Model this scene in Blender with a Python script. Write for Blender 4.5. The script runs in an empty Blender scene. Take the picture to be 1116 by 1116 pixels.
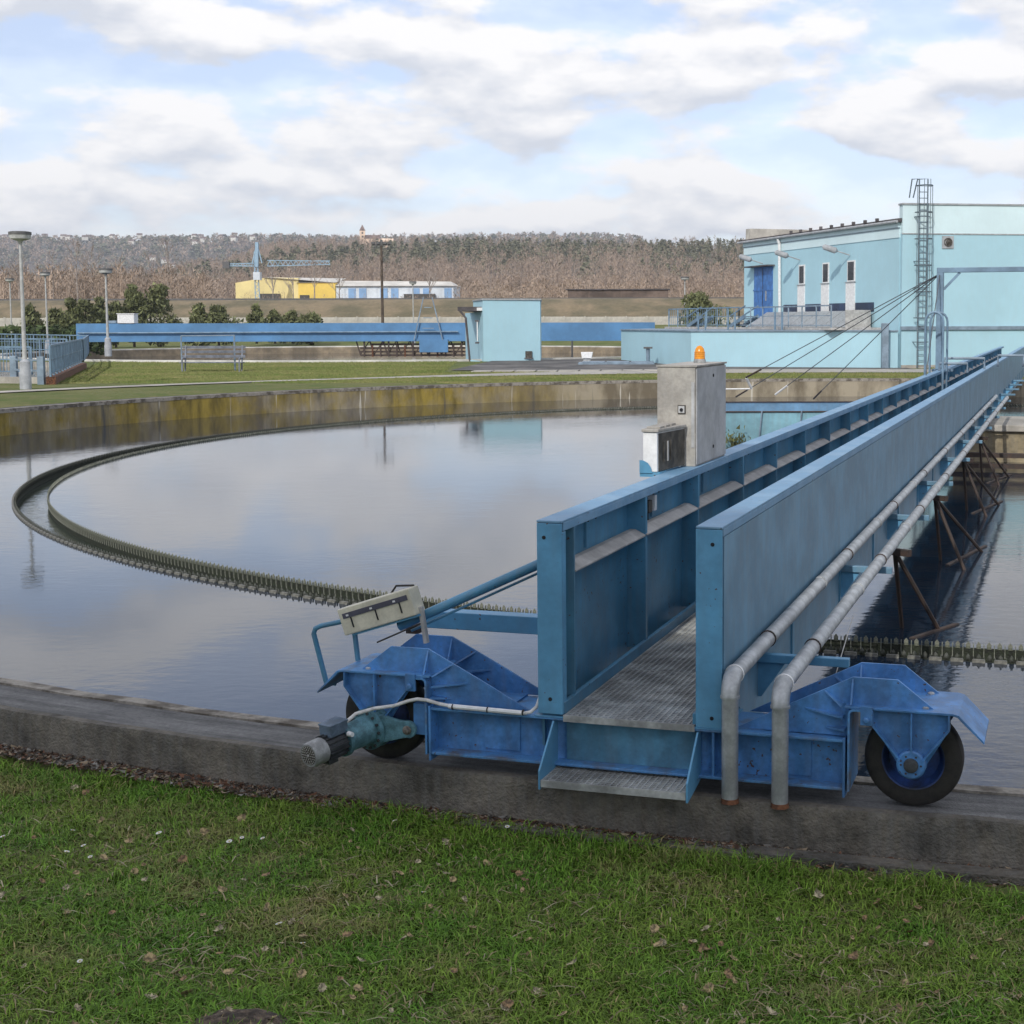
import bpy, bmesh, math, random
import numpy as np
from mathutils import Vector, Matrix, geometry, noise
random.seed(7); rng = np.random.default_rng(7)
SC = bpy.context.scene; COL = SC.collection
PI = math.pi; sin = math.sin; cos = math.cos
# ------------------------------------------------------------------ camera
F_PX, CX, CY, PITCH, ROLL, EYE = 1566.4, 705.53, 482.46, .0834, -.0023, 3.0
fw = Vector((0, cos(PITCH), -sin(PITCH))); u0 = Vector((0, sin(PITCH), cos(PITCH))); x0 = Vector((1, 0, 0))
cr = x0*cos(ROLL)+u0*sin(ROLL); cu = -x0*sin(ROLL)+u0*cos(ROLL)
cam = bpy.data.cameras.new('camera'); co = bpy.data.objects.new('camera', cam); COL.objects.link(co)
co.matrix_world = Matrix(((cr.x, cu.x, -fw.x, 0), (cr.y, cu.y, -fw.y, 0), (cr.z, cu.z, -fw.z, EYE), (0, 0, 0, 1)))
cam.sensor_width = 36; cam.lens = 36*F_PX/1116
cam.shift_x = (558-CX)/1116; cam.shift_y = (CY-558)/1116
cam.clip_start = .1; cam.clip_end = 20000
SC.camera = co
# ------------------------------------------------------------------ light
SUN_EL, SUN_AZ = math.radians(35), math.radians(198)      # azimuth clockwise from +Y: the sun stands behind the viewer
sdir = Vector((sin(SUN_AZ)*cos(SUN_EL), cos(SUN_AZ)*cos(SUN_EL), sin(SUN_EL)))
sl = bpy.data.lights.new('sun', 'SUN'); sl.energy = 1.85; sl.angle = math.radians(.6); sl.color = (1, .95, .87)
so = bpy.data.objects.new('sun', sl); COL.objects.link(so); so.rotation_euler = sdir.to_track_quat('Z', 'Y').to_euler()
SC.view_settings.view_transform = 'Standard'; SC.view_settings.look = 'None'
SC.view_settings.gamma = 1; SC.view_settings.exposure = .65; SC.view_settings.use_curve_mapping = False
W = bpy.data.worlds.new('World'); SC.world = W; W.use_nodes = True
def build_sky():
    nt = W.node_tree; N = nt.nodes; L = nt.links; N.clear()
    def n(t, **k):
        o = N.new(t)
        for a, b in k.items(): setattr(o, a, b)
        return o
    def m(op, a, b=None, c=None, clamp=False):
        o = n('ShaderNodeMath', operation=op, use_clamp=clamp)
        for i, v in enumerate((a, b, c)):
            if v is None: continue
            if isinstance(v, (int, float)): o.inputs[i].default_value = v
            else: L.new(v, o.inputs[i])
        return o.outputs[0]
    out = n('ShaderNodeOutputWorld'); bg = n('ShaderNodeBackground'); L.new(bg.outputs[0], out.inputs[0])
    sky = n('ShaderNodeTexSky', sky_type='NISHITA', sun_disc=False, sun_elevation=SUN_EL, sun_rotation=SUN_AZ, altitude=250, air_density=1.0, dust_density=1.2, ozone_density=1.6)
    tc = n('ShaderNodeTexCoord'); sp = n('ShaderNodeSeparateXYZ'); L.new(tc.outputs['Generated'], sp.inputs[0])
    x, y, z = sp.outputs
    az = m('ARCTAN2', x, y); el = m('ARCSINE', z)
    def density(dz):
        cb = n('ShaderNodeCombineXYZ'); L.new(m('MULTIPLY', x, 9.5), cb.inputs[0]); L.new(m('MULTIPLY', y, 9.5), cb.inputs[1])
        L.new(m('MULTIPLY', m('ADD', z, dz), 23.0), cb.inputs[2])
        a = n('ShaderNodeTexNoise', noise_dimensions='3D'); L.new(cb.outputs[0], a.inputs['Vector'])
        a.inputs['Scale'].default_value = 1.0; a.inputs['Detail'].default_value = 8; a.inputs['Roughness'].default_value = .53; a.inputs['Distortion'].default_value = 0
        d = a.outputs['Fac']
        # the big cumulus masses, each a soft ellipse in azimuth and elevation (radians)
        for (ca, ce, ra, re, w) in CLOUDS:
            q = m('ADD', m('POWER', m('ABSOLUTE', m('DIVIDE', m('SUBTRACT', az, ca), ra)), 2), m('POWER', m('ABSOLUTE', m('DIVIDE', m('SUBTRACT', m('ADD', el, dz), ce), re)), 2))
            d = m('ADD', d, m('MULTIPLY', m('EXPONENT', m('MULTIPLY', q, -1)), w*1.0))
        return d
    d1 = density(0); d2 = density(.013)
    mr = n('ShaderNodeMapRange', interpolation_type='SMOOTHSTEP'); L.new(d1, mr.inputs[0]); mr.inputs[1].default_value = .445; mr.inputs[2].default_value = .55
    mr.inputs[3].default_value = .40; mr.inputs[4].default_value = .97
    sh = m('ADD', .62, m('MULTIPLY', m('SUBTRACT', d1, d2), 5.0), None, True)
    cc = n('ShaderNodeMix', data_type='RGBA'); L.new(sh, cc.inputs[0]); cc.inputs[6].default_value = (3.35, 3.5, 3.85, 1); cc.inputs[7].default_value = (5.1, 5.0, 4.95, 1)
    sc = n('ShaderNodeMix', data_type='RGBA', blend_type='MULTIPLY'); sc.inputs[0].default_value = 1; L.new(sky.outputs[0], sc.inputs[6]); sc.inputs[7].default_value = (SKY_T[0], SKY_T[1], SKY_T[2], 1)
    mx = n('ShaderNodeMix', data_type='RGBA'); L.new(mr.outputs[0], mx.inputs[0]); L.new(sc.outputs[2], mx.inputs[6]); L.new(cc.outputs[2], mx.inputs[7])
    L.new(mx.outputs[2], bg.inputs[0]); bg.inputs[1].default_value = .14
SKY_T = (.90, .84, .92)
def px_blob(px, py, rx, ry, w): return (math.atan2(px-CX, F_PX), (351-py)/F_PX, rx/F_PX, ry/F_PX, w)
CLOUDS = [px_blob(*b) for b in ((800, 105, 190, 52, .16), (120, 25, 260, 40, .12), (520, 55, 120, 34, .14), (230, 150, 170, 26, .10), (330, 205, 120, 18, .07), (60, 215, 140, 40, .08),
          (740, 185, 80, 20, .08), (600, 240, 170, 16, .10), (1080, 80, 90, 40, .10), (950, 20, 200, 30, .06), (690, 25, 90, 26, -.13), (90, 95, 150, 26, -.13), (560, 175, 90, 22, -.10), (960, 200, 120, 30, -.07), (470, 110, 40, 14, .06),
          (150, -55, 330, 50, -.36), (650, -75, 260, 40, -.14))]
build_sky()
# ------------------------------------------------------------------ materials
MATS = {}
def mat(name, col, rough=.6, metal=0., var=.12, vscale=6., bump=0., bscale=40., col2=None, streak=0., spec=.5, detail=6, stretch=(1, 1, 1), edge=(.42, .62), coord='Object'):
    if name in MATS: return MATS[name]
    M = bpy.data.materials.new(name); M.use_nodes = True; nt = M.node_tree; N = nt.nodes; L = nt.links
    b = N['Principled BSDF']; b.inputs['Roughness'].default_value = rough; b.inputs['Metallic'].default_value = metal
    b.inputs['Specular IOR Level'].default_value = spec
    tc = N.new('ShaderNodeTexCoord'); mp = N.new('ShaderNodeMapping'); mp.inputs['Scale'].default_value = stretch; L.new(tc.outputs[coord], mp.inputs[0])
    t = N.new('ShaderNodeTexNoise'); t.inputs['Scale'].default_value = vscale; t.inputs['Detail'].default_value = detail; t.inputs['Roughness'].default_value = .6; L.new(mp.outputs[0], t.inputs[0])
    r = N.new('ShaderNodeMapRange'); r.inputs[1].default_value = edge[0]; r.inputs[2].default_value = edge[1]; L.new(t.outputs['Fac'], r.inputs[0])
    c2 = col2 or tuple(max(0, c*(1-2.2*var)) for c in col)
    c1 = col if col2 else tuple(min(1, c*(1+.8*var)) for c in col)
    mx = N.new('ShaderNodeMix'); mx.data_type = 'RGBA'; L.new(r.outputs[0], mx.inputs[0]); mx.inputs[6].default_value = (*c2, 1); mx.inputs[7].default_value = (*c1, 1)
    last = mx.outputs[2]
    t2 = N.new('ShaderNodeTexNoise'); t2.inputs['Scale'].default_value = vscale*9; t2.inputs['Detail'].default_value = 4; L.new(mp.outputs[0], t2.inputs[0])
    r2 = N.new('ShaderNodeMapRange'); r2.inputs[1].default_value = .3; r2.inputs[2].default_value = .7; r2.inputs[3].default_value = 1-var*.9; r2.inputs[4].default_value = 1+var*.5; L.new(t2.outputs['Fac'], r2.inputs[0])
    m2 = N.new('ShaderNodeMix'); m2.data_type = 'RGBA'; m2.blend_type = 'MULTIPLY'; m2.inputs[0].default_value = 1; L.new(last, m2.inputs[6]); L.new(r2.outputs[0], m2.inputs[7]); last = m2.outputs[2]
    if streak > 0:      # rain streaks and grime running down
        mp2 = N.new('ShaderNodeMapping'); mp2.inputs['Scale'].default_value = (14, 14, .9); L.new(tc.outputs[coord], mp2.inputs[0])
        t3 = N.new('ShaderNodeTexNoise'); t3.inputs['Scale'].default_value = 1.6; t3.inputs['Detail'].default_value = 5; L.new(mp2.outputs[0], t3.inputs[0])
        r3 = N.new('ShaderNodeMapRange'); r3.inputs[1].default_value = .42; r3.inputs[2].default_value = .72; r3.inputs[4].default_value = streak; L.new(t3.outputs['Fac'], r3.inputs[0])
        m3 = N.new('ShaderNodeMix'); m3.data_type = 'RGBA'; L.new(r3.outputs[0], m3.inputs[0]); L.new(last, m3.inputs[6]); m3.inputs[7].default_value = (.17, .17, .16, 1) if sum(col) < 1.2 else (.35, .35, .33, 1); last = m3.outputs[2]
    L.new(last, b.inputs['Base Color'])
    rr = N.new('ShaderNodeMapRange'); rr.inputs[3].default_value = max(0, rough-.1); rr.inputs[4].default_value = min(1, rough+.12); L.new(t2.outputs['Fac'], rr.inputs[0]); L.new(rr.outputs[0], b.inputs['Roughness'])
    if bump:
        t4 = N.new('ShaderNodeTexNoise'); t4.inputs['Scale'].default_value = bscale; t4.inputs['Detail'].default_value = 6; L.new(mp.outputs[0], t4.inputs[0])
        bp_ = N.new('ShaderNodeBump'); bp_.inputs['Strength'].default_value = bump; bp_.inputs['Distance'].default_value = .02; L.new(t4.outputs['Fac'], bp_.inputs['Height']); L.new(bp_.outputs[0], b.inputs['Normal'])
    MATS[name] = M; return M
def chip(M, amount=.66):      # flaked paint: small rust and primer spots
    nt = M.node_tree; N = nt.nodes; L = nt.links; b = N['Principled BSDF']; src = b.inputs['Base Color'].links[0].from_socket; tc = N.new('ShaderNodeTexCoord')
    t = N.new('ShaderNodeTexNoise'); t.inputs['Scale'].default_value = 38; t.inputs['Detail'].default_value = 3; L.new(tc.outputs['Object'], t.inputs[0])
    g = N.new('ShaderNodeTexNoise'); g.inputs['Scale'].default_value = 2.6; g.inputs['Detail'].default_value = 3; L.new(tc.outputs['Object'], g.inputs[0])
    a_ = N.new('ShaderNodeMath'); a_.operation = 'MULTIPLY_ADD'; L.new(g.outputs['Fac'], a_.inputs[0]); a_.inputs[1].default_value = .35; L.new(t.outputs['Fac'], a_.inputs[2])
    r = N.new('ShaderNodeMapRange'); r.inputs[1].default_value = amount+.22; r.inputs[2].default_value = amount+.245; L.new(a_.outputs[0], r.inputs[0])
    m = N.new('ShaderNodeMix'); m.data_type = 'RGBA'; L.new(r.outputs[0], m.inputs[0]); L.new(src, m.inputs[6]); m.inputs[7].default_value = (.085, .055, .045, 1); L.new(m.outputs[2], b.inputs['Base Color'])
def attr_mat(name, rough=.8, trans=0.):
    M = bpy.data.materials.new(name); M.use_nodes = True; N = M.node_tree.nodes; L = M.node_tree.links
    b = N['Principled BSDF']; b.inputs['Roughness'].default_value = rough; b.inputs['Specular IOR Level'].default_value = .25
    a = N.new('ShaderNodeAttribute'); a.attribute_name = 'tint'; L.new(a.outputs['Color'], b.inputs['Base Color'])
    MATS[name] = M; return M
girder_blue = mat('girder_paint', (.085, .27, .43), .42, var=.10, vscale=2.2, bump=.03, bscale=120, streak=.28)
girder_top = mat('girder_top_sky_tint', (.19, .33, .47), .5, var=.14, vscale=3, bump=.03, bscale=120, col2=(.13, .27, .42))  # weathered blue made paler: sky reflection on the flange put into the colour
girder_skin = mat('girder_skin_paint', (.125, .265, .385), .45, var=.10, vscale=2.2, bump=.03, bscale=120, streak=.26)
end_blue = mat('end_plate_paint', (.11, .325, .53), .45, var=.08, vscale=3, bump=.03, bscale=120, streak=.10)
truck_blue = mat('truck_paint', (.080, .245, .54), .45, var=.16, vscale=5, bump=.05, bscale=90, streak=.20)
truck_worn = mat('truck_paint_worn', (.085, .25, .51), .55, var=.2, vscale=7, bump=.08, bscale=60, col2=(.11, .11, .12), edge=(.30, .52))
teal = mat('teal_paint', (.11, .25, .30), .5, var=.2, vscale=14, bump=.05, bscale=90)
galv = mat('galvanised_steel', (.45, .47, .48), .48, .55, var=.12, vscale=9, bump=.03, bscale=60, streak=.15)
grate_m = mat('grating_steel', (.48, .49, .48), .6, .35, var=.18, vscale=5)
tray_m = mat('tray_grey', (.46, .45, .43), .6, .1, var=.12, vscale=4)
wire_m = mat('wire_steel', (.10, .11, .12), .6, .3, var=.1, vscale=3)
rust = mat('rust', (.16, .065, .03), .85, var=.3, vscale=18, bump=.2)
dark_steel = mat('dark_steel', (.05, .042, .038), .75, .2, var=.3, vscale=12, bump=.1, col2=(.075, .05, .04))
rim_m = mat('rim_paint', (.03, .075, .26), .55, var=.25, vscale=9, col2=(.025, .03, .05), edge=(.35, .6))
black_m = mat('black_rubber', (.012, .012, .013), .7, var=.3, vscale=14, bump=.08, col2=(.03, .027, .024))
bolt_m = mat('bolt_steel', (.30, .27, .24), .5, .6, var=.2, vscale=30)
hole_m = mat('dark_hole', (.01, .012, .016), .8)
cream = mat('cream_plastic', (.60, .57, .45), .5, var=.08, vscale=9, streak=.12)
white_p = mat('white_plastic', (.74, .75, .75), .45, var=.06, vscale=8, streak=.08)
cable_m = mat('white_cable', (.62, .62, .60), .5, var=.1, vscale=20)
motor_grey = mat('motor_grey', (.30, .31, .31), .5, var=.15, vscale=20)
motor_dark = mat('motor_dark', (.05, .055, .06), .55, var=.2, vscale=20)
cab_m = mat('cabinet_concrete_grey', (.43, .41, .37), .75, var=.16, vscale=5, bump=.12, bscale=60, streak=.35, col2=(.29, .275, .25))
cab_side = mat('cabinet_side_grey', (.42, .43, .44), .7, var=.10, vscale=4, bump=.08, bscale=50, streak=.3)
vent_dark = mat('vent_brown', (.07, .062, .05), .6, var=.3, vscale=12)
amber = mat('amber_lens', (.80, .30, .015), .22, var=.1, vscale=10)
conc_kerb = mat('kerb_concrete', (.185, .165, .132), .9, var=.35, vscale=3.2, bump=.9, bscale=70, col2=(.062, .056, .045), edge=(.36, .62), streak=.45, detail=10)
conc_track = mat('track_concrete', (.19, .19, .185), .9, var=.3, vscale=6, bump=.7, bscale=90, col2=(.125, .125, .125), edge=(.35, .7))
def track_wear(M):      # dark and pale rings rubbed along the wheel path
    nt = M.node_tree; N = nt.nodes; L = nt.links; b = N['Principled BSDF']; src = b.inputs['Base Color'].links[0].from_socket; tc = N.new('ShaderNodeTexCoord'); sx = N.new('ShaderNodeSeparateXYZ'); L.new(tc.outputs['Object'], sx.inputs[0])
    def m(op, a, c):
        o = N.new('ShaderNodeMath'); o.operation = op
        for i, v in enumerate((a, c)):
            if isinstance(v, (int, float)): o.inputs[i].default_value = v
            else: L.new(v, o.inputs[i])
        return o.outputs[0]
    r = m('SQRT', m('ADD', m('MULTIPLY', sx.outputs[0], sx.outputs[0]), m('MULTIPLY', sx.outputs[1], sx.outputs[1])), 0); th = m('ARCTAN2', sx.outputs[1], sx.outputs[0])
    cb = N.new('ShaderNodeCombineXYZ'); L.new(m('MULTIPLY', r, 16.), cb.inputs[0]); L.new(m('MULTIPLY', th, 22.), cb.inputs[1]); t = N.new('ShaderNodeTexNoise'); t.inputs['Scale'].default_value = 1.; t.inputs['Detail'].default_value = 7; t.inputs['Roughness'].default_value = .6; L.new(cb.outputs[0], t.inputs[0])
    q = N.new('ShaderNodeMapRange'); q.inputs[1].default_value = .36; q.inputs[2].default_value = .66; q.inputs[3].default_value = .62; q.inputs[4].default_value = 1.25; L.new(t.outputs['Fac'], q.inputs[0])
    mm = N.new('ShaderNodeMix'); mm.data_type = 'RGBA'; mm.blend_type = 'MULTIPLY'; mm.inputs[0].default_value = 1; L.new(src, mm.inputs[6]); L.new(q.outputs[0], mm.inputs[7]); L.new(mm.outputs[2], b.inputs['Base Color'])
track_wear(conc_track)
conc_edge = mat('edge_concrete', (.30, .275, .235), .9, var=.3, vscale=4, bump=.5, bscale=26, col2=(.11, .095, .075), edge=(.42, .56))
conc_pale = mat('path_concrete', (.38, .36, .32), .9, var=.12, vscale=1.2, bump=.2)
asphalt = mat('asphalt', (.125, .118, .112), .92, var=.25, vscale=.6, bump=.2)
white_kerb = mat('white_kerb', (.60, .59, .55), .85, var=.12, vscale=.8)
wall_blue = mat('wall_render', (.35, .56, .645), .85, var=.025, vscale=.3, bump=.08, bscale=30, streak=.10)
wall_pale = mat('wall_render_pale', (.57, .72, .76), .85, var=.025, vscale=.3, bump=.08, bscale=30, streak=.05)
roof_dark = mat('roof_dark', (.10, .09, .095), .8, var=.2, vscale=1)
door_blue = mat('door_blue', (.05, .17, .45), .5, var=.12, vscale=3)
glass_m = mat('window_glass', (.05, .055, .065), .12, var=.2, vscale=1)
navy = mat('strip_window', (.03, .05, .11), .3, var=.2, vscale=1)
rail_blue = mat('rail_paint', (.15, .24, .33), .5, var=.12, vscale=2)
rail_grey = mat('rail_grey_blue', (.20, .27, .34), .5, var=.12, vscale=2)
trough_paint = mat('trough_paint', (.13, .26, .40), .6, var=.12, vscale=1, streak=.15)
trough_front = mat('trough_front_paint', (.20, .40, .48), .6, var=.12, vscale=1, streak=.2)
far_blue = mat('far_girder_paint', (.075, .21, .40), .55, var=.08, vscale=.4)
lamp_grey = mat('lamp_grey', (.42, .43, .42), .55, var=.1, vscale=3)
lamp_base = mat('lamp_base_grey', (.36, .38, .40), .6, var=.1, vscale=3)
ladder_grey = mat('ladder_steel', (.13, .17, .20), .5, .2, var=.1, vscale=3)
lamp_dark = mat('lamp_dark', (.10, .10, .10), .6)
wood_grey = mat('bench_grey', (.20, .22, .26), .6, var=.15, vscale=3)
panel_c = mat('panel_concrete', (.50, .48, .43), .9, var=.12, vscale=.6, streak=.15)
yellow_m = mat('yellow_cladding', (.78, .56, .11), .7, var=.05, vscale=.2)
yellow_p = mat('pale_yellow_cladding', (.74, .62, .28), .7, var=.05, vscale=.2)
white_clad = mat('white_cladding', (.62, .68, .74), .6, var=.06, vscale=.2)
blue_clad = mat('blue_cladding', (.22, .38, .62), .6, var=.08, vscale=.2)
roof_pale = mat('roof_pale', (.62, .60, .55), .7, var=.08, vscale=.2)
crane_m = mat('crane_blue', (.26, .40, .52), .6, var=.08, vscale=.3)
house_w = mat('house_wall', (.70, .68, .62), .8, var=.08, vscale=.2)
house_r = mat('house_roof', (.20, .14, .12), .8, var=.15, vscale=.2)
church_w = mat('church_wall', (.86, .66, .50), .8, var=.08, vscale=.1)
bark_pale = mat('pale_bark', (.36, .31, .27), .85, var=.2, vscale=2)
bark_dark = mat('dark_bark', (.10, .075, .055), .9, var=.2, vscale=2)
algae = mat('algae_wall', (.010, .012, .009), .75, var=.4, vscale=22, bump=.5, bscale=60, col2=(.020, .028, .013))
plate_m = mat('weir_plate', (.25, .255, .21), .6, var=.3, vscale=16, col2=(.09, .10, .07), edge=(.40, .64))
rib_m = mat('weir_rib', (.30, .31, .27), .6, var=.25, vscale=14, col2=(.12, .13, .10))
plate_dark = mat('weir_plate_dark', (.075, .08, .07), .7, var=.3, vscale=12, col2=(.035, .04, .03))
float_m = mat('weir_lip', (.21, .21, .185), .6, var=.2, vscale=12)
leaf_tint = attr_mat('foliage', .75); grass_tint = attr_mat('grass_blades', .7)
for M_ in (girder_blue, end_blue, truck_blue, truck_worn, girder_top): chip(M_)
# far tank wall: grey concrete with ochre lichen bands and pale runs
def wall_material():
    M = bpy.data.materials.new('tank_wall'); M.use_nodes = True; nt = M.node_tree; N = nt.nodes; L = nt.links; b = N['Principled BSDF']; b.inputs['Roughness'].default_value = .9
    tc = N.new('ShaderNodeTexCoord')
    def nz(scale, st, det=6):
        mp = N.new('ShaderNodeMapping'); mp.inputs['Scale'].default_value = st; L.new(tc.outputs['Object'], mp.inputs[0])
        t = N.new('ShaderNodeTexNoise'); t.inputs['Scale'].default_value = scale; t.inputs['Detail'].default_value = det; t.inputs['Roughness'].default_value = .62; L.new(mp.outputs[0], t.inputs[0]); return t.outputs['Fac']
    def ramp(f, a, c):
        r = N.new('ShaderNodeMapRange'); r.inputs[1].default_value = a; r.inputs[2].default_value = c; L.new(f, r.inputs[0]); return r.outputs[0]
    def mix(f, a, c):
        m = N.new('ShaderNodeMix'); m.data_type = 'RGBA'; L.new(f, m.inputs[0])
        for i, v in ((6, a), (7, c)):
            if isinstance(v, tuple): m.inputs[i].default_value = (*v, 1)
            else: L.new(v, m.inputs[i])
        return m.outputs[2]
    base = mix(ramp(nz(1.0, (1.2, 1.2, .5)), .38, .62), (.15, .125, .085), (.33, .29, .215))
    # ochre lichen grows on the stretch of wall left of the hut
    sx = N.new('ShaderNodeSeparateXYZ'); L.new(tc.outputs['Object'], sx.inputs[0])
    side = N.new('ShaderNodeMapRange'); L.new(sx.outputs[0], side.inputs[0]); side.inputs[1].default_value = -9; side.inputs[2].default_value = -15
    mm = N.new('ShaderNodeMath'); mm.operation = 'MULTIPLY'; L.new(side.outputs[0], mm.inputs[0]); L.new(ramp(nz(.55, (1, 1, .8)), .38, .58), mm.inputs[1])
    och = mix(mm.outputs[0], base, mix(ramp(nz(3, (1, 1, .3)), .35, .65), (.14, .105, .022), (.33, .245, .045)))
    drk = mix(ramp(nz(1.3, (1.5, 1.5, .15)), .60, .70), och, (.09, .085, .07))
    pale = mix(ramp(nz(2.1, (2, 2, .12), 3), .655, .70), drk, (.50, .47, .40))
    L.new(pale, b.inputs['Base Color'])
    t = N.new('ShaderNodeBump'); t.inputs['Strength'].default_value = .4; t.inputs['Distance'].default_value = .03; L.new(nz(8, (1, 1, 1)), t.inputs['Height']); L.new(t.outputs[0], b.inputs['Normal'])
    return M
tank_wall_m = wall_material()
def water_material(name, base, bstr, scale):
    M = bpy.data.materials.new(name); M.use_nodes = True; nt = M.node_tree; N = nt.nodes; L = nt.links; b = N['Principled BSDF']
    b.inputs['Base Color'].default_value = (*base, 1); b.inputs['Roughness'].default_value = .05; b.inputs['IOR'].default_value = 1.333
    tc = N.new('ShaderNodeTexCoord'); acc = None
    def layer(sc, st, w, det, rot=0):
        mp = N.new('ShaderNodeMapping'); mp.inputs['Scale'].default_value = st; mp.inputs['Rotation'].default_value = (0, 0, rot); L.new(tc.outputs['Object'], mp.inputs[0])
        t = N.new('ShaderNodeTexNoise'); t.inputs['Scale'].default_value = sc; t.inputs['Detail'].default_value = det; L.new(mp.outputs[0], t.inputs[0])
        m = N.new('ShaderNodeMath'); m.operation = 'MULTIPLY'; L.new(t.outputs['Fac'], m.inputs[0]); m.inputs[1].default_value = w; return m.outputs[0]
    a = layer(scale, (1, 1.6, 1), 1.0, 3, .2); c = layer(scale*.22, (1, 1.3, 1), 1.6, 2, .5)
    s = N.new('ShaderNodeMath'); s.operation = 'ADD'; L.new(a, s.inputs[0]); L.new(c, s.inputs[1])
    # gusts: calm patches and rippled patches
    g = layer(.11, (1, 1, 1), 1, 2); gr = N.new('ShaderNodeMapRange'); gr.inputs[1].default_value = .4; gr.inputs[2].default_value = .62; gr.inputs[3].default_value = .3*bstr; gr.inputs[4].default_value = bstr; L.new(g, gr.inputs[0])
    bp_ = N.new('ShaderNodeBump'); bp_.inputs['Distance'].default_value = .012; sx = N.new('ShaderNodeSeparateXYZ'); L.new(tc.outputs['Object'], sx.inputs[0]); sa = N.new('ShaderNodeMath'); sa.operation = 'MULTIPLY_ADD'; L.new(sx.outputs[1], sa.inputs[0]); sa.inputs[1].default_value = -.279
    sb = N.new('ShaderNodeMath'); sb.operation = 'MULTIPLY'; L.new(sx.outputs[0], sb.inputs[0]); sb.inputs[1].default_value = .96; L.new(sb.outputs[0], sa.inputs[2])
    wr = N.new('ShaderNodeMapRange'); wr.inputs[1].default_value = -1.6; wr.inputs[2].default_value = -.4; wr.inputs[3].default_value = 1.; wr.inputs[4].default_value = 3.2; L.new(sa.outputs[0], wr.inputs[0])
    gm = N.new('ShaderNodeMath'); gm.operation = 'MULTIPLY'; L.new(gr.outputs[0], gm.inputs[0]); L.new(wr.outputs[0], gm.inputs[1]); L.new(gm.outputs[0], bp_.inputs['Strength']); L.new(s.outputs[0], bp_.inputs['Height']); L.new(bp_.outputs[0], b.inputs['Normal'])
    return M
water_m = water_material('tank_water', (.014, .022, .036), .15, 5.0)
trough_m = water_material('trough_water', (.03, .04, .03), .5, 9.0)
def ground_material():
    M = bpy.data.materials.new('lawn_soil'); M.use_nodes = True; nt = M.node_tree; N = nt.nodes; L = nt.links; b = N['Principled BSDF']; b.inputs['Roughness'].default_value = .95; b.inputs['Specular IOR Level'].default_value = .15
    tc = N.new('ShaderNodeTexCoord')
    def nz(sc, det=6):
        t = N.new('ShaderNodeTexNoise'); t.inputs['Scale'].default_value = sc; t.inputs['Detail'].default_value = det; t.inputs['Roughness'].default_value = .65; L.new(tc.outputs['Object'], t.inputs[0]); return t.outputs['Fac']
    def mix(f, a, c, lo, hi):
        r = N.new('ShaderNodeMapRange'); r.inputs[1].default_value = lo; r.inputs[2].default_value = hi; L.new(f, r.inputs[0])
        m = N.new('ShaderNodeMix'); m.data_type = 'RGBA'; L.new(r.outputs[0], m.inputs[0])
        for i, v in ((6, a), (7, c)):
            if isinstance(v, tuple): m.inputs[i].default_value = (*v, 1)
            else: L.new(v, m.inputs[i])
        return m.outputs[2]
    c = mix(nz(.35), (.095, .135, .035), (.17, .175, .07), .35, .65)
    c = mix(nz(2.5), c, (.21, .18, .09), .52, .72)
    c = mix(nz(30), c, (.05, .07, .02), .5, .75)
    L.new(c, b.inputs['Base Color'])
    t = N.new('ShaderNodeBump'); t.inputs['Strength'].default_value = .9; t.inputs['Distance'].default_value = .06; L.new(nz(24), t.inputs['Height']); L.new(t.outputs[0], b.inputs['Normal'])
    return M
lawn_m = ground_material()
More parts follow.
